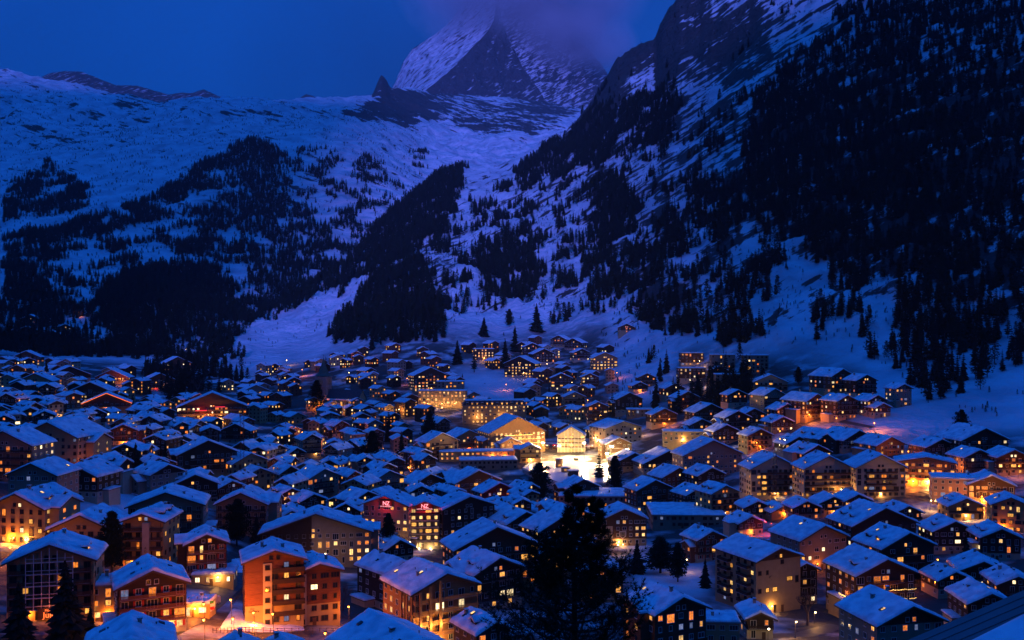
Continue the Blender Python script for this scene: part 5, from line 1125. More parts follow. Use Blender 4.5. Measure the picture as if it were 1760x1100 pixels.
# ------------------------------------------------------------------ text and signs
def text(parent, body, size, loc_, mat, rz=0.0, extr=0.03, spacing=1.0, name='lettering'):
    c = bpy.data.curves.new(name, 'FONT'); c.body = body; c.size = size; c.extrude = extr; c.align_x = 'CENTER'; c.space_character = spacing
    c.materials.append(MATS[mat]); tmp = bpy.data.objects.new('tmp_text', c); me = bpy.data.meshes.new_from_object(tmp); bpy.data.objects.remove(tmp); me.name = name
    o = bpy.data.objects.new(name, me); COL.objects.link(o); o.parent = parent; o.location = loc_; o.rotation_euler = (math.pi/2, 0, rz); return o
def panel(parent, name, x0, x1, y0, y1, z0, z1, mat):
    b = MB(); b.box(x0, x1, y0, y1, z0, z1, mat); return link(name, b.mesh(name), parent)
for key, dx in (('O2', 0.0), ('O1', 0.4)):
    e = H[key]; z = e['He']+0.1
    p = panel(e['o'], 'neon_sign', dx-3.4, dx+3.4, -0.55, -0.42, z-1.1, z+1.9, 'timber_dark') if key == 'O2' else panel(e['o'], 'neon_sign', dx-2.6, dx+2.6, -0.55, -0.42, z-1.1, z+1.9, 'timber_dark')
    text(p, 'NZ', 2.3, (dx, -0.60, z-0.1), 'neon_core', extr=0.04, spacing=0.9); text(p, 'HOTEL NATIONAL', 0.78 if key == 'O2' else 0.62, (dx, -0.60, z-0.85), 'neon_core')
    lamp_light(e['o'], (dx, -2.0, z+0.3), 700, (1, .02, .03), 0.6)
e = H['O2']
for sx in (-2.3, 2.3): facade_lamp(e, sx, 0.4, 420, WHT, 'lamp_white', -0.8)
for i in range(1, 5): panel(e['o'], 'balcony_panel', -e['W']/2+0.3, e['W']/2-0.3, -1.34, -1.28, 0.4+i*ST, 1.1+i*ST, 'plaster_white')
e = H['O1']; p = panel(e['o'], 'sign_board', e['W']/2-4.6, e['W']/2-0.4, -0.5, -0.35, 2.9, 3.4, 'metal_dark'); text(p, 'RESTAURANT', 0.5, (e['W']/2-2.5, -0.53, 3.0), 'sign_white')
for sx in (4.8, 8.2): facade_lamp(e, sx, 2.3, 160, WARM)
e = H['D']; p = panel(e['o'], 'pylon', 0.3, 2.3, -1.75, 0.1, 0, e['He']-0.2, 'plaster_white')
for i, ch in enumerate('ADRIA'): text(p, ch, 0.95, (1.3, -1.80, 6.4-i*1.05), 'letter_dark')
e = H['M']; b = MB(); b.box(-2.9, -0.7, -0.35, 0.0, 0, e['He']-0.6, 'plaster_white'); st_ = link('stair_strip', b.mesh('stair_strip'), e['o'])
for i in range(6): link('window', window_mesh(1.1, 1.1, None, 'frame_brown', False)[0], st_, (-1.8, -0.36, 0.9+i*ST))
p = text(e['o'], 'Haus', 0.55, (-5.6, -0.05, 4.9), 'letter_dark'); text(e['o'], 'Gornera', 0.75, (-5.2, -0.05, 4.1), 'letter_dark')
for i in range(1, 6):
    b = MB(); b.box(-0.5, e['W']/2+0.2, -1.3, -0.05, i*ST+0.1, i*ST+0.26, 'timber_dark'); b.box(-0.5, e['W']/2+0.2, -1.3, -1.2, i*ST+0.26, i*ST+1.3, 'timber_dark'); b.box(-0.4, e['W']/2+0.1, -1.18, -0.9, i*ST+0.262, i*ST+0.36, 'snow'); link('balcony', b.mesh('balcony'), e['o'])
e2 = H['M2']; b = MB(); b.box(-e2['W']/2+0.1, -e2['W']/2+2.1, -0.35, 0.0, 0, e2['He']-0.4, 'plaster_white'); st2 = link('stair_strip', b.mesh('stair_strip'), e2['o'])
for i in range(5): link('window', window_mesh(1.1, 1.1, None, 'frame_brown', False)[0], st2, (-e2['W']/2+1.1, -0.36, 0.9+i*ST))
e = H['N']; W2 = e['W']/2; b = MB(); b.prism([(-W2+0.02, 0.2), (-1.5, 0.2), (-1.5, e['apexz']-1.5*.34-.1), (-W2+0.02, e['He']-.1)], -0.10, -0.02, 'timber_dark'); link('timber_cladding', b.mesh('timber_cladding'), e['o'])
e = H['A']; b = MB(); w = e['W']*0.27
for i in range(7): b.box(-w+i*w/3-0.07, -w+i*w/3+0.07, -1.45, -1.30, 3.0, e['apexz']-0.5-abs(-w+i*w/3)*0.40, 'frame_white')
for i in range(1, 6): b.box(-w, w, -1.47, -1.28, i*ST+0.2, i*ST+0.36, 'frame_white'); b.box(-w, w, -1.47, -1.40, i*ST+1.15, i*ST+1.24, 'frame_white')
link('timber_grid', b.mesh('timber_grid'), e['o'])
p = panel(e['o'], 'neon_sign', -2.5, 3.6, -1.62, -1.55, 1.0, 3.6, 'timber_dark'); text(p, 'Julen', 1.9, (0.5, -1.68, 1.3), 'neon_orange'); text(p, 'Hotel', 0.8, (0.0, -1.68, 2.8), 'neon_orange'); lamp_light(e['o'], (0.5, -2.8, 2.2), 500, (1, .18, .05), 0.6)
e = H['P']
for i, sx in enumerate((-0.82, -0.52, -0.22)):
    b = MB(); x_ = sx*e['W']/2; b.box(x_-0.30, x_+0.30, -1.85, -1.30, -1, e['apexz']-0.3-abs(x_)*0.40, 'timber_honey'); link('column', b.mesh('column'), e['o']); facade_lamp(e, x_+0.05, 1.2, 700, WARM, 'lamp_warm', -2.15)
    lamp_light(e['o'], (x_, -2.6, 6.0), 320, WARM, .2)  # bodiless light added in front of the column to brighten it
for i in range(3):
    b = MB(); y_ = 1.2+i*1.7; b.box(-e['W']/2-0.8, -e['W']/2-0.4, y_-0.2, y_+0.2, -2, e['He']-0.2, 'timber_honey'); link('column', b.mesh('column'), e['o'])
    link('facade_lamp', bulb_mesh('lamp_warm', 0.15), e['o'], (-e['W']/2-1.1, y_, 0.5)); lamp_light(e['o'], (-e['W']/2-1.5, y_, 1.6), 700, WARM, 0.2)
# half timbering and shield
e = H['b']; W2 = e['W']/2
for i in range(1, 3):
    for j in range(2):
        b = MB(); b.box(-W2+0.3+j*2.3, -W2+2.4+j*2.3, -0.12, -0.03, 0.5+i*ST, ST-0.1+0.3+i*ST, 'plaster_white'); link('infill_panel', b.mesh('infill_panel'), e['o'])
b = MB(); b.prism([(-1.5, 5.6), (-1.45, 3.6), (0, 2.3), (1.45, 3.6), (1.5, 5.6)], -1.55, -1.45, 'frame_white'); b.prism([(-1.25, 5.4), (-1.2, 3.7), (0, 2.6), (1.2, 3.7), (1.25, 5.4)], -1.60, -1.55, 'plaster_grey'); sh = link('shield', b.mesh('shield'), e['o'], (-1.0, 0, 1.0)); text(sh, 'B', 1.5, (0, -1.63, 4.0), 'letter_dark'); b = MB(); b.prism([(-1.0, 3.75), (0, 2.85), (1.0, 3.75), (0, 3.45)], -1.63, -1.60, 'letter_dark'); link('chevron', b.mesh('chevron'), sh); facade_lamp(e, -1.0, 1.0, 200, WARM, 'lamp_warm', -2.0)
# red strips on the wide gabled hotel, light outline on the chalet, light strings
def strip(parent, name, a, b_, mat, r=0.10):
    q = MB(); q.bar(a, b_, r, mat, 5); return link(name, q.mesh(name), parent)
e = H['xh']; strip(e['o'], 'neon_strip', (-12, -1.6, 9.3), (-4, -1.6, 9.3), 'neon_red', .28); strip(e['o'], 'neon_strip', (2, -1.6, 11.6), (9, -1.6, 11.6), 'neon_red', .28); lamp_light(e['o'], (-8, -3, 9.3), 500, RED, .5)
e = H['st']; W2 = e['W']/2+0.9
for sg in (-1, 1): strip(e['o'], 'light_strip', (0, -1.3, e['apexz']-0.1), (sg*W2, -1.3, e['apexz']-0.1-W2*0.44), 'neon_orange', .16)
strip(e['o'], 'light_strip', (-W2, -1.3, e['apexz']-0.1-W2*0.44), (-W2, -1.3, 0.5), 'neon_orange', .16)
e = H['l11']; p = panel(e['o'], 'neon_sign', 2.0, 8.0, -1.7, -1.6, 4.5, 7.0, 'timber_dark'); text(p, 'BAR', 2.2, (5.0, -1.75, 4.9), 'neon_core')
def fairy(parent, a, b_, n, r=0.085, sag=0.25, name='light_string'):
    q = MB(); a = Vector(a); b_ = Vector(b_); rr = random.Random(n)
    for i in range(n+1):
        t = i/n; c = a.lerp(b_, t); c.z -= sag*(1-(2*((t*5) % 1)-1)**2)*0.6+rr.uniform(0, .15); q.ball(c, r*rr.uniform(.7, 1.3), 'fairy', 4)
    return link(name, q.mesh(name), parent)
e = H['o']; W2 = e['W']/2
for i in (2, 3): fairy(e['o'], (-W2*0.95, -1.4, 0.3+i*ST+1.05), (W2*0.95, -1.4, 0.3+i*ST+1.05), 60)
for i in (0, 1, 2): fairy(e['o'], (-W2-1.1, 2, 0.4+i*ST+1.0), (-W2-1.1, 8, 0.4+i*ST+1.0), 26, .10)
for i in (0, 1, 2):
    b = MB(); b.box(-W2-1.1, -W2-0.02, 1.8, 8.2, i*ST+0.15, i*ST+0.30, 'timber_brown'); b.box(-W2-1.1, -W2-1.03, 1.8, 8.2, i*ST+0.3, i*ST+1.25, 'timber_brown'); link('side_balcony', b.mesh('side_balcony'), e['o']); lamp_light(e['o'], (-W2-0.6, 5, i*ST+2.1), 90, SOD, .3)
for z_ in (1.2+2*ST, 1.2+3*ST): lamp_light(e['o'], (0, -2.2, z_), 160, SOD, .5)
e = H['big']; W2 = e['W']/2
for i, k in ((2, .95), (3, .8), (4, .5)): fairy(e['o'], (-W2*k, -1.6, 0.3+i*ST+1.05), (W2*k, -1.6, 0.3+i*ST+1.05), 70, .16)
for sx in (-15, -8, 0, 8, 15): facade_lamp(e, sx, 1.6, 900, WARM, 'lamp_warm', -3.0)
e = H['lh']
for sx in (-15, -5, 5, 15): lamp_light(e['o'], (sx, -4, 2.5), 450, WARM, .3)
e = H['gl']; b = MB(); W2 = e['W']/2
for i in range(9): xx = -W2+i*W2/4; b.box(xx-0.12, xx+0.12, -1.75, -1.55, 0, e['apexz']-0.4-abs(xx)*0.6, 'frame_white')
for i in range(1, 4): b.box(-W2, W2, -1.78, -1.52, i*ST+0.2, i*ST+0.42, 'frame_white')
link('white_frame', b.mesh('white_frame'), e['o'])
e = H['e']; W2 = e['W']/2
for i in range(1, 6):
    for y0 in (2.5, 12.5):
        b = MB(); b.box(-W2-1.6, -W2-0.02, y0, y0+5.5, i*ST+0.05, i*ST+0.22, 'concrete'); b.box(-W2-1.6, -W2-1.5, y0, y0+5.5, i*ST+0.22, i*ST+1.2, 'timber_dark'); b.box(-W2-1.5, -W2-0.02, y0, y0+0.08, i*ST+0.22, i*ST+1.2, 'timber_dark'); b.box(-W2-1.5, -W2-0.02, y0+5.42, y0+5.5, i*ST+0.22, i*ST+1.2, 'timber_dark'); link('balcony', b.mesh('balcony'), e['o'])
e = H['gh']; W2 = e['W']/2; b = MB(); b.prism([(-W2-0.5, e['He']), (W2+0.5, e['He']), (W2-2.2, e['He']+3.6), (-W2+2.2, e['He']+3.6)], -0.3, e['L']+0.3, 'roof_slate'); ms = link('mansard', b.mesh('mansard'), e['o'], (0, 0, 0.36))
for i in range(12):
    xx = -W2+3.4+i*(2*W2-6.8)/11; b = MB(); b.box(xx-0.8, xx+0.8, -0.9, 0.4, e['He']+0.5, e['He']+2.3, 'plaster_cream'); b.box(xx-0.5, xx+0.5, -0.96, -0.9, e['He']+0.8, e['He']+2.0, 'lit_warm' if i % 3 else 'glass_dark'); b.box(xx-1.0, xx+1.0, -1.05, 0.5, e['He']+2.3, e['He']+2.6, 'snow'); link('dormer', b.mesh('dormer'), e['o'], (0, 0, 0.36))
b = MB(); b.box(-W2+2.0, W2-2.0, -0.1, e['L']+0.1, e['He']+3.97, e['He']+4.4, 'snow'); link('snow_cover', b.mesh('snow_cover'), e['o'])

# ------------------------------------------------------------------ church
cD = solveD(556, 703, 0, 300, 1500); cX = (556-880)*cD/F; cZ = gz(cX, cD)
ch = bpy.data.objects.new('church', None); COL.objects.link(ch); ch.location = (cX, cD, cZ); ch.rotation_euler = (0, 0, R(-18)); tag(ch, 'stone church with a square clock tower and dark green spire in the old village', 'church')
m_ = cD/F; tw = 10.5*m_; thh = 56*m_
b = MB(); b.box(-tw, tw, -tw, tw, -8, thh, 'stone')
for z_ in (0.35, 0.7, 0.98): b.box(-tw-0.25, tw+0.25, -tw-0.25, tw+0.25, thh*z_, thh*z_+0.5, 'concrete')
twr = link('tower', b.mesh('tower'), ch)
for rz_ in (0, -math.pi/2, math.pi/2):
    for sgn in (-1, 1):
        b = MB(); b.box(sgn*1.1-0.5, sgn*1.1+0.5, -tw-0.12, -tw-0.02, thh*0.45, thh*0.62, 'metal_dark'); o = link('belfry_opening', b.mesh('belfry_opening'), twr); o.rotation_euler = (0, 0, rz_)
    b = MB()
    for i in range(28):
        a0, a1 = 6.2832*i/28, 6.2832*(i+1)/28; b.poly([(0, -tw-0.30, 0), (2.1*math.cos(a0), -tw-0.30, 2.1*math.sin(a0)), (2.1*math.cos(a1), -tw-0.30, 2.1*math.sin(a1))], 'plaster_cream'); b.poly([(2.1*math.cos(a0), -tw-0.30, 2.1*math.sin(a0)), (2.4*math.cos(a0), -tw-0.34, 2.4*math.sin(a0)), (2.4*math.cos(a1), -tw-0.34, 2.4*math.sin(a1)), (2.1*math.cos(a1), -tw-0.30, 2.1*math.sin(a1))], 'timber_honey')
    for i in range(12):
        a = 6.2832*i/12; b.bar((1.6*math.cos(a), -tw-0.33, 1.6*math.sin(a)), (1.95*math.cos(a), -tw-0.33, 1.95*math.sin(a)), 0.07, 'letter_dark', 4)
    b.bar((0, -tw-0.36, 0), (0.9, -tw-0.36, 0.7), 0.10, 'letter_dark', 4); b.bar((0, -tw-0.36, 0), (-0.4, -tw-0.36, 1.7), 0.08, 'letter_dark', 4)
    o = link('clock_face', b.mesh('clock_face'), twr, (0, 0, thh*0.84)); o.rotation_euler = (0, 0, rz_)
b = MB(); top = thh+0.55; sp = (665-617)*m_*0.66
prof = [(tw*1.22, 0), (tw*0.95, 1.4), (tw*0.72, 3.2), (tw*0.40, sp*0.5), (0.06, sp)]
for i in range(4):
    for k in range(8):
        a0, a1 = math.pi/4*k+math.pi/8, math.pi/4*(k+1)+math.pi/8; (r0, z0), (r1, z1) = prof[i], prof[i+1]
        b.poly([(r0*1.1*math.cos(a0), r0*1.1*math.sin(a0), top+z0), (r0*1.1*math.cos(a1), r0*1.1*math.sin(a1), top+z0), (r1*1.1*math.cos(a1), r1*1.1*math.sin(a1), top+z1), (r1*1.1*math.cos(a0), r1*1.1*math.sin(a0), top+z1)], 'copper_green')
b.bar((0, 0, top+sp-0.1), (0, 0, top+sp+2.4), 0.09, 'metal_dark'); b.bar((-0.7, 0, top+sp+1.6), (0.7, 0, top+sp+1.6), 0.09, 'metal_dark'); link('spire', b.mesh('spire'), ch)
b = MB(); nl, nw, nh = 30.0, 7.5, 9.0; b.box(tw*0.9, tw+nl, -nw+2, nw+2, -6, nh, 'plaster_cream'); link('nave', b.mesh('nave'), ch)
b = MB()
for s_ in (-1, 1): b.poly([(tw*0.9, 2+s_*(nw+0.8), nh-0.4), (tw+nl+0.6, 2+s_*(nw+0.8), nh-0.4), (tw+nl+0.6, 2, nh+8), (tw*0.9, 2, nh+8)], 'roof_slate')
b.poly([(tw+nl, -nw+2, nh), (tw+nl, nw+2, nh), (tw+nl, 2, nh+7.9)], 'plaster_cream'); b.box(tw*0.9, tw+nl+0.6, 2-nw-1.0, 2-nw+0.4, nh-0.5, nh+0.55, 'snow'); link('nave_roof', b.mesh('nave_roof'), ch)
for i in range(5):
    b = MB(); x_ = tw+3.5+i*5.6; b.box(x_-0.9, x_+0.9, -nw+1.88, -nw+1.98, 2.2, 7.0, 'lit_warm' if i in (1, 2) else 'glass_dark'); b.box(x_-1.1, x_-0.9, -nw+1.8, -nw+1.98, 2.0, 7.2, 'concrete'); b.box(x_+0.9, x_+1.1, -nw+1.8, -nw+1.98, 2.0, 7.2, 'concrete'); link('church_window', b.mesh('church_window'), ch)
lamp_light(ch, (tw*0.6, -tw-6, 3), 2600, SOD, .3); lamp_light(ch, (16, -nw-4, 4), 1500, WHT, .3)

# ------------------------------------------------------------------ ice rink and square
def gpt(x, y, dz=0.0):
    D = solveD(x, y, 0, 60, 2200); X = (x-880)*D/F; return Vector((X, D, gz(X, D)+dz))
rink = bpy.data.objects.new('ice_rink', None); COL.objects.link(rink); c0 = gpt(985, 806); rink.location = c0; tag(rink, 'dazzling floodlit ice rink in the square at the village centre', 'ice rink')
out = [gpt(*p) for p in ((898,812),(932,778),(1000,772),(1068,777),(1078,804),(1040,848),(965,850))]
zr_ = sum(p.z for p in out)/len(out)+0.5
b = MB(); b.poly([(p.x-c0.x, p.y-c0.y, zr_-c0.z) for p in out], 'ice'); n = len(out)
for i in range(n):
    p, q = out[i], out[(i+1) % n]; b.poly([(p.x-c0.x, p.y-c0.y, zr_-c0.z-9), (q.x-c0.x, q.y-c0.y, zr_-c0.z-9), (q.x-c0.x, q.y-c0.y, zr_-c0.z), (p.x-c0.x, p.y-c0.y, zr_-c0.z)], 'concrete')
link('ice', b.mesh('ice'), rink)
for i in range(n):
    p, q = out[i]-c0, out[(i+1) % n]-c0; L_ = (q-p).length; k = max(1, int(L_/5)); m = MB(); z0 = zr_-c0.z
    for j in range(k):
        a, e_ = p.lerp(q, j/k), p.lerp(q, (j+0.96)/k); d = (e_-a).normalized(); nx, ny = -d.y*0.08, d.x*0.08
        m.v += [(a.x-nx, a.y-ny, z0), (e_.x-nx, e_.y-ny, z0), (e_.x+nx, e_.y+ny, z0), (a.x+nx, a.y+ny, z0), (a.x-nx, a.y-ny, z0+1.1), (e_.x-nx, e_.y-ny, z0+1.1), (e_.x+nx, e_.y+ny, z0+1.1), (a.x+nx, a.y+ny, z0+1.1)]; o8 = len(m.v)-8
        for f_ in ((0,3,2,1),(4,5,6,7),(0,1,5,4),(1,2,6,5),(2,3,7,6),(3,0,4,7)): m.f.append(tuple(o8+a_ for a_ in f_)); m.m.append(m.mi('frame_white'))
    link('board', m.mesh('board'), rink)
def on_rink(x, y):
    D = 500.0
    for _ in range(30): D = (ZC-zr_)*F/(y-550)
    return Vector(((x-880)*D/F, D, zr_))
def mast(x, y, h, pw, col, mat, label, arm=0.0):
    D = solveD(x, y, h, 60, 2200); X = (x-880)*D/F; g = gz(X, D); o = bpy.data.objects.new('floodlight_mast', None); COL.objects.link(o); o.location = (X, D, g); tag(o, label, 'floodlight', 'floodlights round the ice rink')
    b = MB(); b.bar((0, 0, -1), (0, 0, h), 0.16, 'metal_dark', 8, 0.09); link('pole', b.mesh('pole'), o); b = MB(); b.box(-0.9, 0.9, -0.15, 0.15, h-0.1, h+0.05, 'metal_dark'); link('crossbar', b.mesh('crossbar'), o)
    for s_ in (-0.6, 0.6): q = link('lamp_head', bulb_mesh(mat, 0.42), o, (s_, -0.3, h-0.45))
    lamp_light(o, (0, -0.9, h-0.6), pw*2.1, col, 0.4)
for i, (x, y, h, pw, lab) in enumerate(((933,760,11,15000,'floodlight mast at the far left corner of the ice rink'),(1004,760,11,19000,'floodlight mast behind the middle of the ice rink'),(1051,766,11,17000,'floodlight mast in front of the brown chalet behind the rink'),(1078,771,10,15000,'floodlight mast on the far right of the ice rink'),(1043,778,8,14000,'lower floodlight mast near the right edge of the ice rink'),(961,765,8,14000,'lower floodlight mast left of the middle of the ice rink'))): mast(x, y, h, pw, WHT if i else WARM, 'lamp_white', lab)
def kiosk(x, y, r, h, label):
    p = on_rink(x, y); o = bpy.data.objects.new('kiosk', None); COL.objects.link(o); o.location = p; tag(o, label, 'kiosk'); b = MB(); b.bar((0, 0, 0), (0, 0, h), r, 'timber_honey', 14, r*1.04); link('wall', b.mesh('wall'), o); b = MB(); b.bar((0, 0, h), (0, 0, h+0.3), r+0.35, 'timber_brown', 14); b.bar((0, 0, h+0.3), (0, 0, h+0.6), r+0.3, 'snow', 14, r*0.5); link('roof', b.mesh('roof'), o); b = MB(); b.box(-0.8, 0.8, -r-0.08, -r+0.1, 1.0, 2.1, 'lit_warm'); link('hatch', b.mesh('hatch'), o)
kiosk(961, 803, 2.2, 5.0, 'round wooden tower kiosk at the near left edge of the ice rink'); kiosk(972, 811, 2.6, 2.6, 'lower round wooden kiosk in front of the tower kiosk')
p = on_rink(985, 818); o = bpy.data.objects.new('hut', None); COL.objects.link(o); o.location = p; o.rotation_euler = (0, 0, .3); tag(o, 'small dark hut with a flat snowy roof at the near edge of the ice rink', 'hut')
b = MB(); b.box(-2.6, 2.6, -2, 2, 0, 3, 'timber_brown'); link('wall', b.mesh('wall'), o); b = MB(); b.box(-3.2, 3.2, -2.6, 2.6, 3, 3.25, 'eave_wood'); b.box(-3.1, 3.1, -2.5, 2.5, 3.25, 3.6, 'snow'); link('roof', b.mesh('roof'), o); b = MB(); b.box(-1.8, 1.8, -2.06, -2, 1, 2.2, 'glass_dark'); link('window', b.mesh('window'), o)
p = on_rink(990, 792); o = bpy.data.objects.new('scoreboard', None); COL.objects.link(o); o.location = p; tag(o, 'dark box board on a thin post standing in the ice rink', 'scoreboard'); b = MB(); b.bar((0, 0, 0), (0, 0, 7), .12, 'metal_dark'); link('post', b.mesh('post'), o); b = MB(); b.box(-1.6, 1.6, -.3, .3, 0.2, 1.8, 'metal_dark'); link('board', b.mesh('board'), o)
for i in range(9):      # awnings and stalls of the terrace along the far side
    x_ = 940+i*13; p = gpt(x_, 771); o = bpy.data.objects.new('market_stall', None); COL.objects.link(o); o.location = p; o['group'] = 'lit stalls along the far side of the ice rink'
    tag(o, '%s lit stall from the left along the far side of the ice rink' % ('first','second','third','fourth','fifth','sixth','seventh','eighth','ninth')[i], 'stall')
    b = MB(); b.box(-1.5, 1.5, -1, 1, -1, 1.0, 'timber_brown'); link('counter', b.mesh('counter'), o); b = MB(); b.prism([(-1.9, 2.3), (1.9, 2.3), (0, 3.1)], -1.4, 1.3, 'cloth_red' if i % 2 else 'cloth_white'); link('awning', b.mesh('awning'), o); b = MB()
    for sx in (-1.4, 1.4):
        for sy in (-.9, .9): b.bar((sx, sy, 1), (sx, sy, 2.35), .06, 'timber_brown', 4)
    link('post', b.mesh('post'), o); link('lamp', bulb_mesh('lamp_warm', .16), o, (0, -.6, 2.1)); lamp_light(o, (0, -1.2, 2.0), 260, WARM, .2)

# ------------------------------------------------------------------ streets, street lamps and street things
def road(pts, w, mat='asphalt', dz=0.10):
    P0 = [gpt(*p) for p in pts]; fine = []
    for a, b_ in zip(P0[:-1], P0[1:]):
        k = max(1, int((b_-a).length/3)); fine += [a.lerp(b_, i/k) for i in range(k)]
    fine.append(P0[-1]); b = MB(); n = len(fine); mi = b.mi(mat)
    for i, p in enumerate(fine):
        d = (fine[min(n-1, i+1)]-fine[max(0, i-1)]).normalized(); s_ = Vector((d.y, -d.x, 0)).normalized()*w/2
        for k in (-1, -0.33, 0.33, 1): q = p+s_*k; b.v.append((q.x, q.y, gz(q.x, q.y)+dz))
    for i in range(n-1):
        for k in range(3): b.f.append((i*4+k, i*4+k+1, i*4+5+k, i*4+4+k)); b.m.append(mi)
    tag(link('road', b.mesh('road')), kind='structure')
road([(232,1120),(285,1092),(330,1066),(366,1036),(395,1008),(420,985),(432,965)], 6)
road([(640,965),(690,945),(735,938),(790,945)], 8); road([(1180,885),(1240,880),(1300,885),(1370,905)], 6, dz=.12); road([(1240,1120),(1300,1095),(1380,1092),(1440,1075)], 6); road([(1540,848),(1580,842),(1620,850),(1690,872),(1720,900)], 6); road([(385,825),(410,806),(440,800),(480,775)], 6); road([(1385,722),(1440,723),(1500,735)], 5, dz=.12); road([(200,735),(245,760),(250,790)], 5)
def snowbank(pts, label, h, mat='snow'):
    P0 = [gpt(*p) for p in pts]; c = sum(P0, Vector())/len(P0); n = 22; V = []
    xs = [p.x for p in P0]; ys = [p.y for p in P0]; 
    for j in range(n):
        for i in range(n):
            u = i/(n-1); v = j/(n-1); q = (P0[0]*(1-u)+P0[1]*u)*(1-v)+(P0[3]*(1-u)+P0[2]*u)*v; e_ = min(1, 6*min(u, 1-u), 6*min(v, 1-v))
            V.append((q.x-c.x, q.y-c.y, gz(q.x, q.y)-0.05+h*math.sqrt(max(0, e_))*(0.8+0.5*float(fbm(q.x/3, q.y/3, 3, 5)))-c.z))
    o = link('snow_bank', gridmesh('snow_bank', np.array(V), n, n, mat)); o.location = c; tag(o, label, 'snow bank')
snowbank([(375,1082),(525,1084),(512,1052),(398,1046)], 'smooth snow bank glowing pink beside the street, in front of the red brown block', .9)
snowbank([(395,985),(425,985),(420,962),(398,962)], 'small bright snow bank at the bend of the street behind the lit restaurant', 1.2)
def fence(pts, label, n):
    P0 = [gpt(*p) for p in pts]; o = bpy.data.objects.new('fence', None); COL.objects.link(o); o.location = P0[0]; tag(o, label, 'fence'); b = MB(); pm = MB(); pm.box(-.06, .06, -.06, .06, -.4, 1.15, 'timber_brown'); pmesh = pm.mesh('post')
    L_ = []
    for a, b_ in zip(P0[:-1], P0[1:]): L_ += [a.lerp(b_, i/n) for i in range(n)]
    L_.append(P0[-1]); L_ = [Vector((p.x, p.y, gz(p.x, p.y)+.1))-P0[0] for p in L_]
    for p in L_: link('post', pmesh, o, p)
    for z_ in (.5, 1.0):
        b = MB()
        for a, b_ in zip(L_[:-1], L_[1:]): b.bar(a+Vector((0, 0, z_)), b_+Vector((0, 0, z_)), .05, 'timber_brown', 4)
        link('rail', b.mesh('rail'), o)
fence([(366,1088),(440,1086),(585,1088)], 'brown rail fence in front of the pink snow bank', 12); fence([(396,1046),(415,1020),(432,1000)], 'rail fence climbing along the right side of the orange lit street', 9)
LANDLAMP = []
def street_lamp(x, y, h, pw, col, mat):
    D = solveD(x, y, h, 100, 1900)
    if D is None: return
    X = (x-880)*D/F; o = bpy.data.objects.new('street_lamp', None); COL.objects.link(o); o.location = (X, D, gz(X, D)); o['category'] = 'street lamp'; o['group'] = 'street lamps through the village'
    k = ('pole', h)
    if k not in WCACHE:
        b = MB(); b.bar((0, 0, -1), (0, 0, h), .09, 'metal_dark', 6, .05); b.bar((0, 0, h-.05), (0, -.9, h+.1), .04, 'metal_dark', 5); a = b.mesh('pole'); b = MB(); b.box(-.28, .28, -1.2, -.5, h+.05, h+.22, 'metal_dark'); WCACHE[k] = (a, b.mesh('lamp_head'))
    link('pole', WCACHE[k][0], o); link('lamp_head', WCACHE[k][1], o); link('bulb', bulb_mesh(mat, .24), o, (0, -.9, h-.16)); lamp_light(o, (0, -.95, h-.55), pw, col, .25); LANDLAMP.append((o, x, y, mat))
S_, W__, L__ = (SOD, 'lamp_sodium'), (WARM, 'lamp_warm'), (WHT, 'lamp_white')
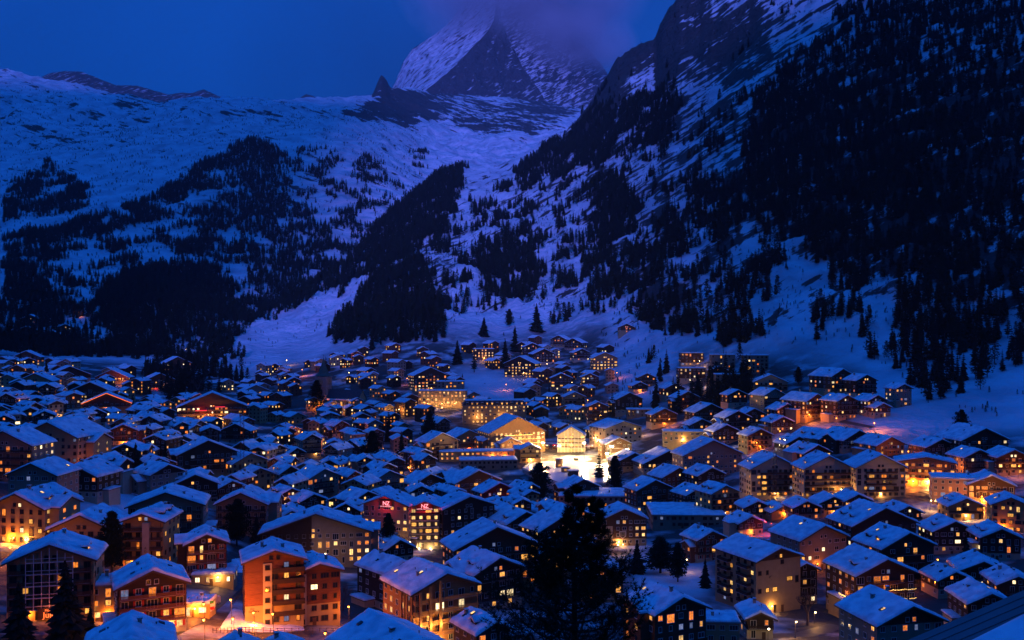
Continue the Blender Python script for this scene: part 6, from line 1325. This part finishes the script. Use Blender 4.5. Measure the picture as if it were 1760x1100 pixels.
for x, y, h, pw, c in ((387,781,7,4200,S_),(409,803,6,3000,S_),(243,744,6,1600,S_),(241,761,6,1500,S_),(207,650,7,2200,S_),(130,682,7,1200,L__),(65,649,7,1600,L__),(293,710,7,2400,W__),(493,619,7,1600,W__),(520,635,7,2400,S_),(610,611,7,2200,S_),(500,773,6,1400,L__),(659,770,6,1600,S_),(686,703,6,2400,W__),(414,797,6,1800,S_),(983,657,6,1800,W__),(1010,687,6,2400,S_),(1202,620,7,2000,W__),(1202,653,7,2000,W__),(1390,712,6,4200,S_),(1437,718,6,2000,S_),(1502,726,6,3600,S_),(1493,766,5,1500,W__),(1445,840,5,1600,W__),(1704,862,6,6500,W__),(1686,852,6,2400,S_),(1455,855,5,1500,W__),(1599,859,5,1800,W__),(1187,858,6,900,L__),(1258,854,6,2600,W__),(887,864,5,1000,(RED,'neon_orange')),(1062,935,4,700,W__),(352,1035,6,2200,S_),(398,1028,7,3600,S_),(1440,962,6,900,S_),(1480,1058,6,900,S_),(1250,1062,6,800,W__),(1610,960,6,700,S_),(600,1040,6,1200,S_),(130,985,6,1400,S_),(300,880,6,900,S_),(560,950,6,900,W__),(880,960,6,700,S_),(1180,960,5,350,W__),(30,830,6,1500,S_),(470,880,6,800,S_),(402,1060,6,3200,S_),(352,1062,6,3200,S_),(470,1052,6,1500,S_),(1078,735,6,3000,W__),(1100,800,6,2500,W__),(1020,752,6,3000,W__),(905,845,6,2000,W__),(290,1090,6,1500,S_),(20,938,6,2600,S_),(437,1050,6,1600,S_),(560,1085,5,1500,S_),(1325,898,5,900,(RED,'neon_orange')),(1367,1066,5,1100,W__),(1400,1050,4,700,W__),(1320,1078,5,600,L__),(1120,1080,5,1800,S_),(705,930,5,800,W__),(580,700,6,1200,S_),(640,690,6,1500,W__),(470,700,6,900,S_),(760,700,6,2200,W__),(830,690,6,1000,S_),(1100,735,6,1600,W__),(1150,720,6,1300,S_),(1240,740,6,1400,W__),(1300,760,6,900,S_),(560,760,6,900,S_),(740,790,6,900,W__),(880,840,6,900,S_),(1330,835,5,800,W__),(120,690,6,900,S_),(160,745,6,700,S_),(50,690,7,900,W__),(330,725,6,1800,W__),(135,537,7,1500,S_),(110,575,6,600,S_),(320,600,7,700,W__),(600,640,6,900,W__),(700,650,6,1000,S_),(870,660,6,900,S_),(900,640,6,900,W__),(940,625,6,900,W__),(1060,640,6,700,S_),(1340,740,6,1200,S_),(1560,775,6,1300,S_),(1640,800,6,1300,S_),(60,700,6,1300,S_),(250,702,6,1500,S_),(300,772,6,1500,S_),(350,690,6,1200,S_),(520,742,6,1500,S_),(612,742,6,1300,S_),(452,862,6,1500,S_),(542,816,6,1300,S_),(150,800,6,1100,S_),(702,802,6,1500,S_),(1380,800,6,1300,S_),(1120,790,6,1300,S_),(1290,720,6,1500,S_),(1200,700,6,1200,S_),(1750,800,6,1200,S_)): street_lamp(x, y, h, pw, *c)  # some of these lamps are unseen, added as warm fill among the houses
# van, flag, masts
p = gpt(366, 1040); van = bpy.data.objects.new('van', None); COL.objects.link(van); van.location = p+Vector((0, 0, .12)); van.rotation_euler = (0, 0, R(-35)); tag(van, 'boxy pale electric van parked nose forward beside the snack pavilion', 'van')
b = MB(); b.box(-.85, .85, -1.9, 1.9, .35, 1.1, 'van_paint'); b.prism([(-.85, 1.1), (.85, 1.1), (.78, 1.95), (-.78, 1.95)], -1.75, 1.9, 'van_paint'); link('body', b.mesh('body'), van)
b = MB(); b.box(-.68, .68, -1.80, -1.74, 1.2, 1.82, 'glass_dark'); link('windscreen', b.mesh('windscreen'), van)
for s_ in (-1, 1): b = MB(); b.box(min(s_*.80, s_*.87), max(s_*.80, s_*.87), -1.4, -.3, 1.15, 1.75, 'glass_dark'); link('side_window', b.mesh('side_window'), van); b = MB(); b.box(s_*.62-.14, s_*.62+.14, -1.95, -1.9, .65, .85, 'frame_white'); link('headlight', b.mesh('headlight'), van)
for sx in (-1, 1):
    for sy in (-1.2, 1.2): b = MB(); b.bar((sx*.70, sy, .33), (sx*.90, sy, .33), .33, 'rubber', 12); w_ = link('wheel', b.mesh('wheel'), van); b = MB(); b.bar((sx*.89, sy, .33), (sx*.92, sy, .33), .18, 'frame_white', 10); link('rim', b.mesh('rim'), w_)
b = MB(); b.box(-.7, .7, -1.5, 1.7, 1.955, 2.08, 'snow'); link('snow_cap', b.mesh('snow_cap'), van)
e = H['shop']; pf = loc(e, 3.8, -1.0, 0); o = bpy.data.objects.new('flag', None); COL.objects.link(o); o.location = pf; o.rotation_euler = (0, 0, R(-20)); tag(o, 'hanging flag striped green, white and red beside the snack pavilion', 'flag'); b = MB(); b.bar((0, 0, -.5), (0, 0, 4.4), .05, 'metal_dark'); link('pole', b.mesh('pole'), o)
for i, mt_ in enumerate(('cloth_green', 'cloth_white', 'cloth_red')): b = MB(); b.prism([(.05+.1*i, 3.6-.75*i), (1.1+.1*i, 3.9-.75*i), (1.15, 4.6-.75*i), (.05, 4.3-.75*i)], -.03, .03, mt_); link('stripe', b.mesh('stripe'), o)
def lattice(x, ytop, ybase, label, mat, w=.9, red=True):
    D = solveD(x, ybase, 0, 60, 1800); X = (x-880)*D/F; h = (ybase-ytop)*D/F; o = bpy.data.objects.new('mast', None); COL.objects.link(o); o.location = (X, D, gz(X, D)); tag(o, label, 'mast'); b = MB()
    for sx in (-1, 1):
        for sy in (-1, 1): b.bar((sx*w/2, sy*w/2, -1), (sx*w/2, sy*w/2, h), .07, mat, 4)
    link('leg', b.mesh('leg'), o); b = MB(); k = int(h/1.6)
    for i in range(k):
        z0, z1 = h*i/k, h*(i+1)/k
        for s_ in (-1, 1): b.bar((-w/2, s_*w/2, z0), (w/2, s_*w/2, z1), .04, mat, 3); b.bar((s_*w/2, -w/2, z1), (s_*w/2, w/2, z0), .04, mat, 3)
    link('bracing', b.mesh('bracing'), o)
lattice(416, 700, 838, 'tall reddish lattice mast rising left of the church among the houses', 'timber_red', 1.6); lattice(1332, 775, 872, 'dark lattice mast in front of the white apartment gables', 'metal_dark', 1.2)

# ------------------------------------------------------------------ near roof at the lower right corner
nr_ = bpy.data.objects.new('chalet', None); COL.objects.link(nr_); nr_.location = (25.6, 42, ZC-26); tag(nr_, 'near roof of bare grey metal with snow edge, in the lower right corner', 'house')
def zpl(X): return -13.5+.43*(X-16.7)+26
b = MB(); b.prism([(-9.6, -6), (9.6, -6), (9.6, zpl(25.6)-5.2), (0, zpl(25.6)-.7), (-9.6, zpl(25.6)-5.2)], -18, -1, 'plaster_grey'); link('wall', b.mesh('wall'), nr_)
e_ = 10.8; za = zpl(25.6)
b = MB(); b.prism([(-e_, za-e_*.43-.3), (0, za-.3), (e_, za-e_*.43-.3), (e_, za-e_*.43), (0, za), (-e_, za-e_*.43)], -19, 0, 'roof_metal'); rf_ = link('roof', b.mesh('roof'), nr_)
b = MB()
for i in range(17): b.box(-e_+.05, -.1, -.62-i*.62, -.58-i*.62, 0, .035, 'roof_metal')
q = [(x, y, z+za+x*.43) for x, y, z in b.v]; b.v = q; link('seam', b.mesh('seam'), rf_)
V, nr2, nc2 = snow_grid(9.8, 1.0, 15, 0, 0, za, .43, .5, 31, 31, 5, 0); o = link('snow_cover', gridmesh('snow_cover', V, nr2, nc2, 'snow'), rf_, (0, -17.6, 0))

# ------------------------------------------------------------------ cloud round the peak, haze in the valley air
def vol_mat(name, dens, col, noise=None):
    m = bpy.data.materials.new(name); m.use_nodes = True; MATS[name] = m; n = m.node_tree.nodes; l = m.node_tree.links
    for q in list(n):
        if q.type == 'BSDF_PRINCIPLED': n.remove(q)
    pv = n.new('ShaderNodeVolumePrincipled'); pv.inputs['Color'].default_value = (*col, 1); pv.inputs['Density'].default_value = dens; pv.inputs['Anisotropy'].default_value = 0.0
    l.new(pv.outputs[0], n['Material Output'].inputs['Volume'])
    if noise:
        g = n.new('ShaderNodeNewGeometry'); tx = n.new('ShaderNodeTexNoise'); tx.inputs['Scale'].default_value = 1/400; tx.inputs['Detail'].default_value = 6; l.new(g.outputs['Position'], tx.inputs['Vector'])
        tc = n.new('ShaderNodeTexCoord'); ln = n.new('ShaderNodeVectorMath'); ln.operation = 'LENGTH'; l.new(tc.outputs['Object'], ln.inputs[0])
        fall = n.new('ShaderNodeMapRange'); fall.inputs[1].default_value = 1.0; fall.inputs[2].default_value = 0.25; l.new(ln.outputs['Value'], fall.inputs[0])
        ad = n.new('ShaderNodeMath'); ad.operation = 'MULTIPLY'; l.new(fall.outputs[0], ad.inputs[0])
        mr = n.new('ShaderNodeMapRange'); mr.inputs[1].default_value = 0.34; mr.inputs[2].default_value = 0.66; mr.inputs[3].default_value = 0.0; mr.inputs[4].default_value = dens; l.new(tx.outputs[0], mr.inputs[0])
        l.new(mr.outputs[0], ad.inputs[1]); l.new(ad.outputs[0], pv.inputs['Density'])
    return m
vol_mat('haze_air', 2.4e-5, (0.62, 0.82, 1.0))
vol_mat('cloud_vapour', 0.0095, (0.9, 0.9, 0.95), True)
b = MB(); b.box(-12000, 12000, -3200, 7900, -400, 4800, 'haze_air'); tag(link('haze', b.mesh('haze')), kind='stuff')
b = MB(); b.ball((0, 0, 0), 1.0, 'cloud_vapour', 24); o = link('cloud', b.mesh('cloud')); cc = P(900, -40, 9200); o.location = cc; o.scale = (1250, 950, 860); tag(o, 'soft cloud wrapped round the summit of the high peak', None, None, 'stuff')
b = MB(); b.ball((0, 0, 0), 1.0, 'cloud_vapour', 24); o = link('cloud', b.mesh('cloud')); cc = P(985, 75, 9150); o.location = cc; o.scale = (620, 560, 330); tag(o, 'thin cloud drifting along the right flank of the high peak', None, None, 'stuff')

# ------------------------------------------------------------------ labels that single each house and lamp out
LM = [(90,1000,'the white grid chalet','A'),(246,920,'the amber pylon house','D'),(262,1020,'the pink shuttered chalet','G'),(480,1000,'the red brown block','M'),(543,915,'the wide gabled house','N'),(730,890,'the neon lettered hotel','O2'),(755,1030,'the uplit column chalet','P'),(853,940,'the orange balcony chalet','U'),(1073,905,'the shield chalet','b'),(1060,855,'the station hall','c1'),(1205,935,'the reddish garden chalet','d'),(1300,990,'the cream balcony block','e'),(1415,935,'the plain grey house','l'),(1520,900,'the broad black house','m'),(1500,1000,'the fairy light chalet','o'),(1332,810,'the leftmost white gable','t0'),(1514,810,'the rightmost white gable','t2'),(1592,805,'the lit shop hotel','u'),(1680,760,'the snow field block','ra'),(1420,650,'the forest edge block','r1'),(885,745,'the golden chalet hotel','big'),(985,800,'the ice rink',None),(1225,790,'the brownish plain gable','br'),(850,710,'the grand hotel','gh'),(760,690,'the floodlit gold hotel','lh'),(893,632,'the knoll chalet','ch'),(1040,620,'the glazed yellow gable','gw'),(555,660,'the church tower',None),(350,700,'the red neon hotel','xh'),(183,690,'the outlined chalet','st'),(357,785,'the orange side chalet','db'),(85,770,'the large cream house','l2'),(275,655,'the red washed chalet','l11'),(200,855,'the small snow field',None),(1077,562,'the lone high chalet','up'),(60,610,'the far left street',None),(1250,625,'the forest flat roofs','r11'),(640,770,'the broad black conifer',None),(1030,805,'the dusted larch',None)]
NUM = ['no','one','two','three','four','five','six','seven','eight','nine','ten','eleven','twelve']
ORD = ['first','second','third','fourth','fifth','sixth','seventh','eighth','ninth','tenth','eleventh','twelfth','thirteenth','fourteenth','fifteenth','sixteenth','seventeenth','eighteenth','nineteenth','twentieth','twenty-first','twenty-second','twenty-third','twenty-fourth']
def sector(x, y):
    best = min(LM, key=lambda m: math.hypot(x-m[0], 1.7*(y-m[1]))); dx, dy = x-best[0], y-best[1]
    s_ = ('right of' if dx > 0 else 'left of') if abs(dx) > 1.9*abs(dy) else ('behind' if dy < 0 else 'below'); return best[2], s_, math.hypot(dx, 1.7*dy)
buck = {}
for h in HOUSES:
    o = h['o']; o['category'] = h['cat']; o['group'] = h['group'] or GROUPF
    if h['label']: o['label'] = h['label']; continue
    l_, s_, d = sector(h['x'], h['y']+14); buck.setdefault((l_, s_), []).append((d, h))
for (l_, s_), L_ in buck.items():
    L_.sort(key=lambda t: t[0])
    for i, (d, h) in enumerate(L_):
        n = h['nlit']; wtxt = 'many windows lit' if n > 12 else 'dark windows' if n == 0 else NUM[n]+' lit window'+('s' if n > 1 else '')
        place = ('nearest' if i == 0 else ORD[min(i, 23)]+' nearest')
        h['o']['label'] = '%s house with %s, %s %s %s' % (WALLWORD[h['sty']], wtxt, place, s_, l_)
buck = {}
for o, x, y, m in LANDLAMP: buck.setdefault(sector(x, y)[:2], []).append((sector(x, y)[2], o, m))
for (l_, s_), L_ in buck.items():
    L_.sort(key=lambda t: t[0])
    for i, (d, o, m) in enumerate(L_):
        c = {'lamp_sodium': 'orange', 'lamp_warm': 'warm yellow', 'lamp_white': 'white', 'neon_orange': 'red'}[m]
        o['label'] = '%s street lamp, %s %s %s' % (c, 'nearest one' if i == 0 else ORD[i]+' nearest', s_, l_)

buck = {}
for t, x, y, kd in VTREE: buck.setdefault(sector(x, y)[:2]+(kd,), []).append((sector(x, y)[2], t))
for (l_, s_, kd), L_ in buck.items():
    L_.sort(key=lambda q: q[0])
    for i, (d, t) in enumerate(L_):
        t['group'] = 'trees between the houses'; t['label'] = '%s between houses, %s %s %s' % ({'bare': 'leafless tree', 'spruce': 'dark fir', 'round': 'rounded dark pine', 'thin': 'slim dark larch'}[kd], 'nearest' if i == 0 else ORD[i]+' nearest', s_, l_)
LM += [(1130,120,'the upper cliff',0),(1330,560,'the white terrace',0),(1500,540,'the narrow snow gully',0),(1690,690,'the right snow field',0),(1160,480,'the sloping snow field',0),(880,470,'the hillside larch clump',0),(860,550,'the lone tree meadow',0),(1600,560,'the black upper wood',0),(1420,580,'the rocky outcrop',0),(1250,590,'the bushy bank',0),(1560,700,'the curved snow run',0),(640,560,'the violet snow field',0)]
for t, x, y, zone in TPX:
        l_, s_, d = sector(x, y)
        t['label'] = 'dark conifer %s, seen %s %s' % ('on the right mountainside' if 'right' in zone else 'on the snowy slope' if 'snowy' in zone else 'below the left wood', s_, l_); t['group'] = 'conifers '+s_+' '+l_

for o in scn.objects:
    if o.parent is None and o.get('label') and len(o['label'].split()) > 16: print('LONG', len(o['label'].split()), o['label'])
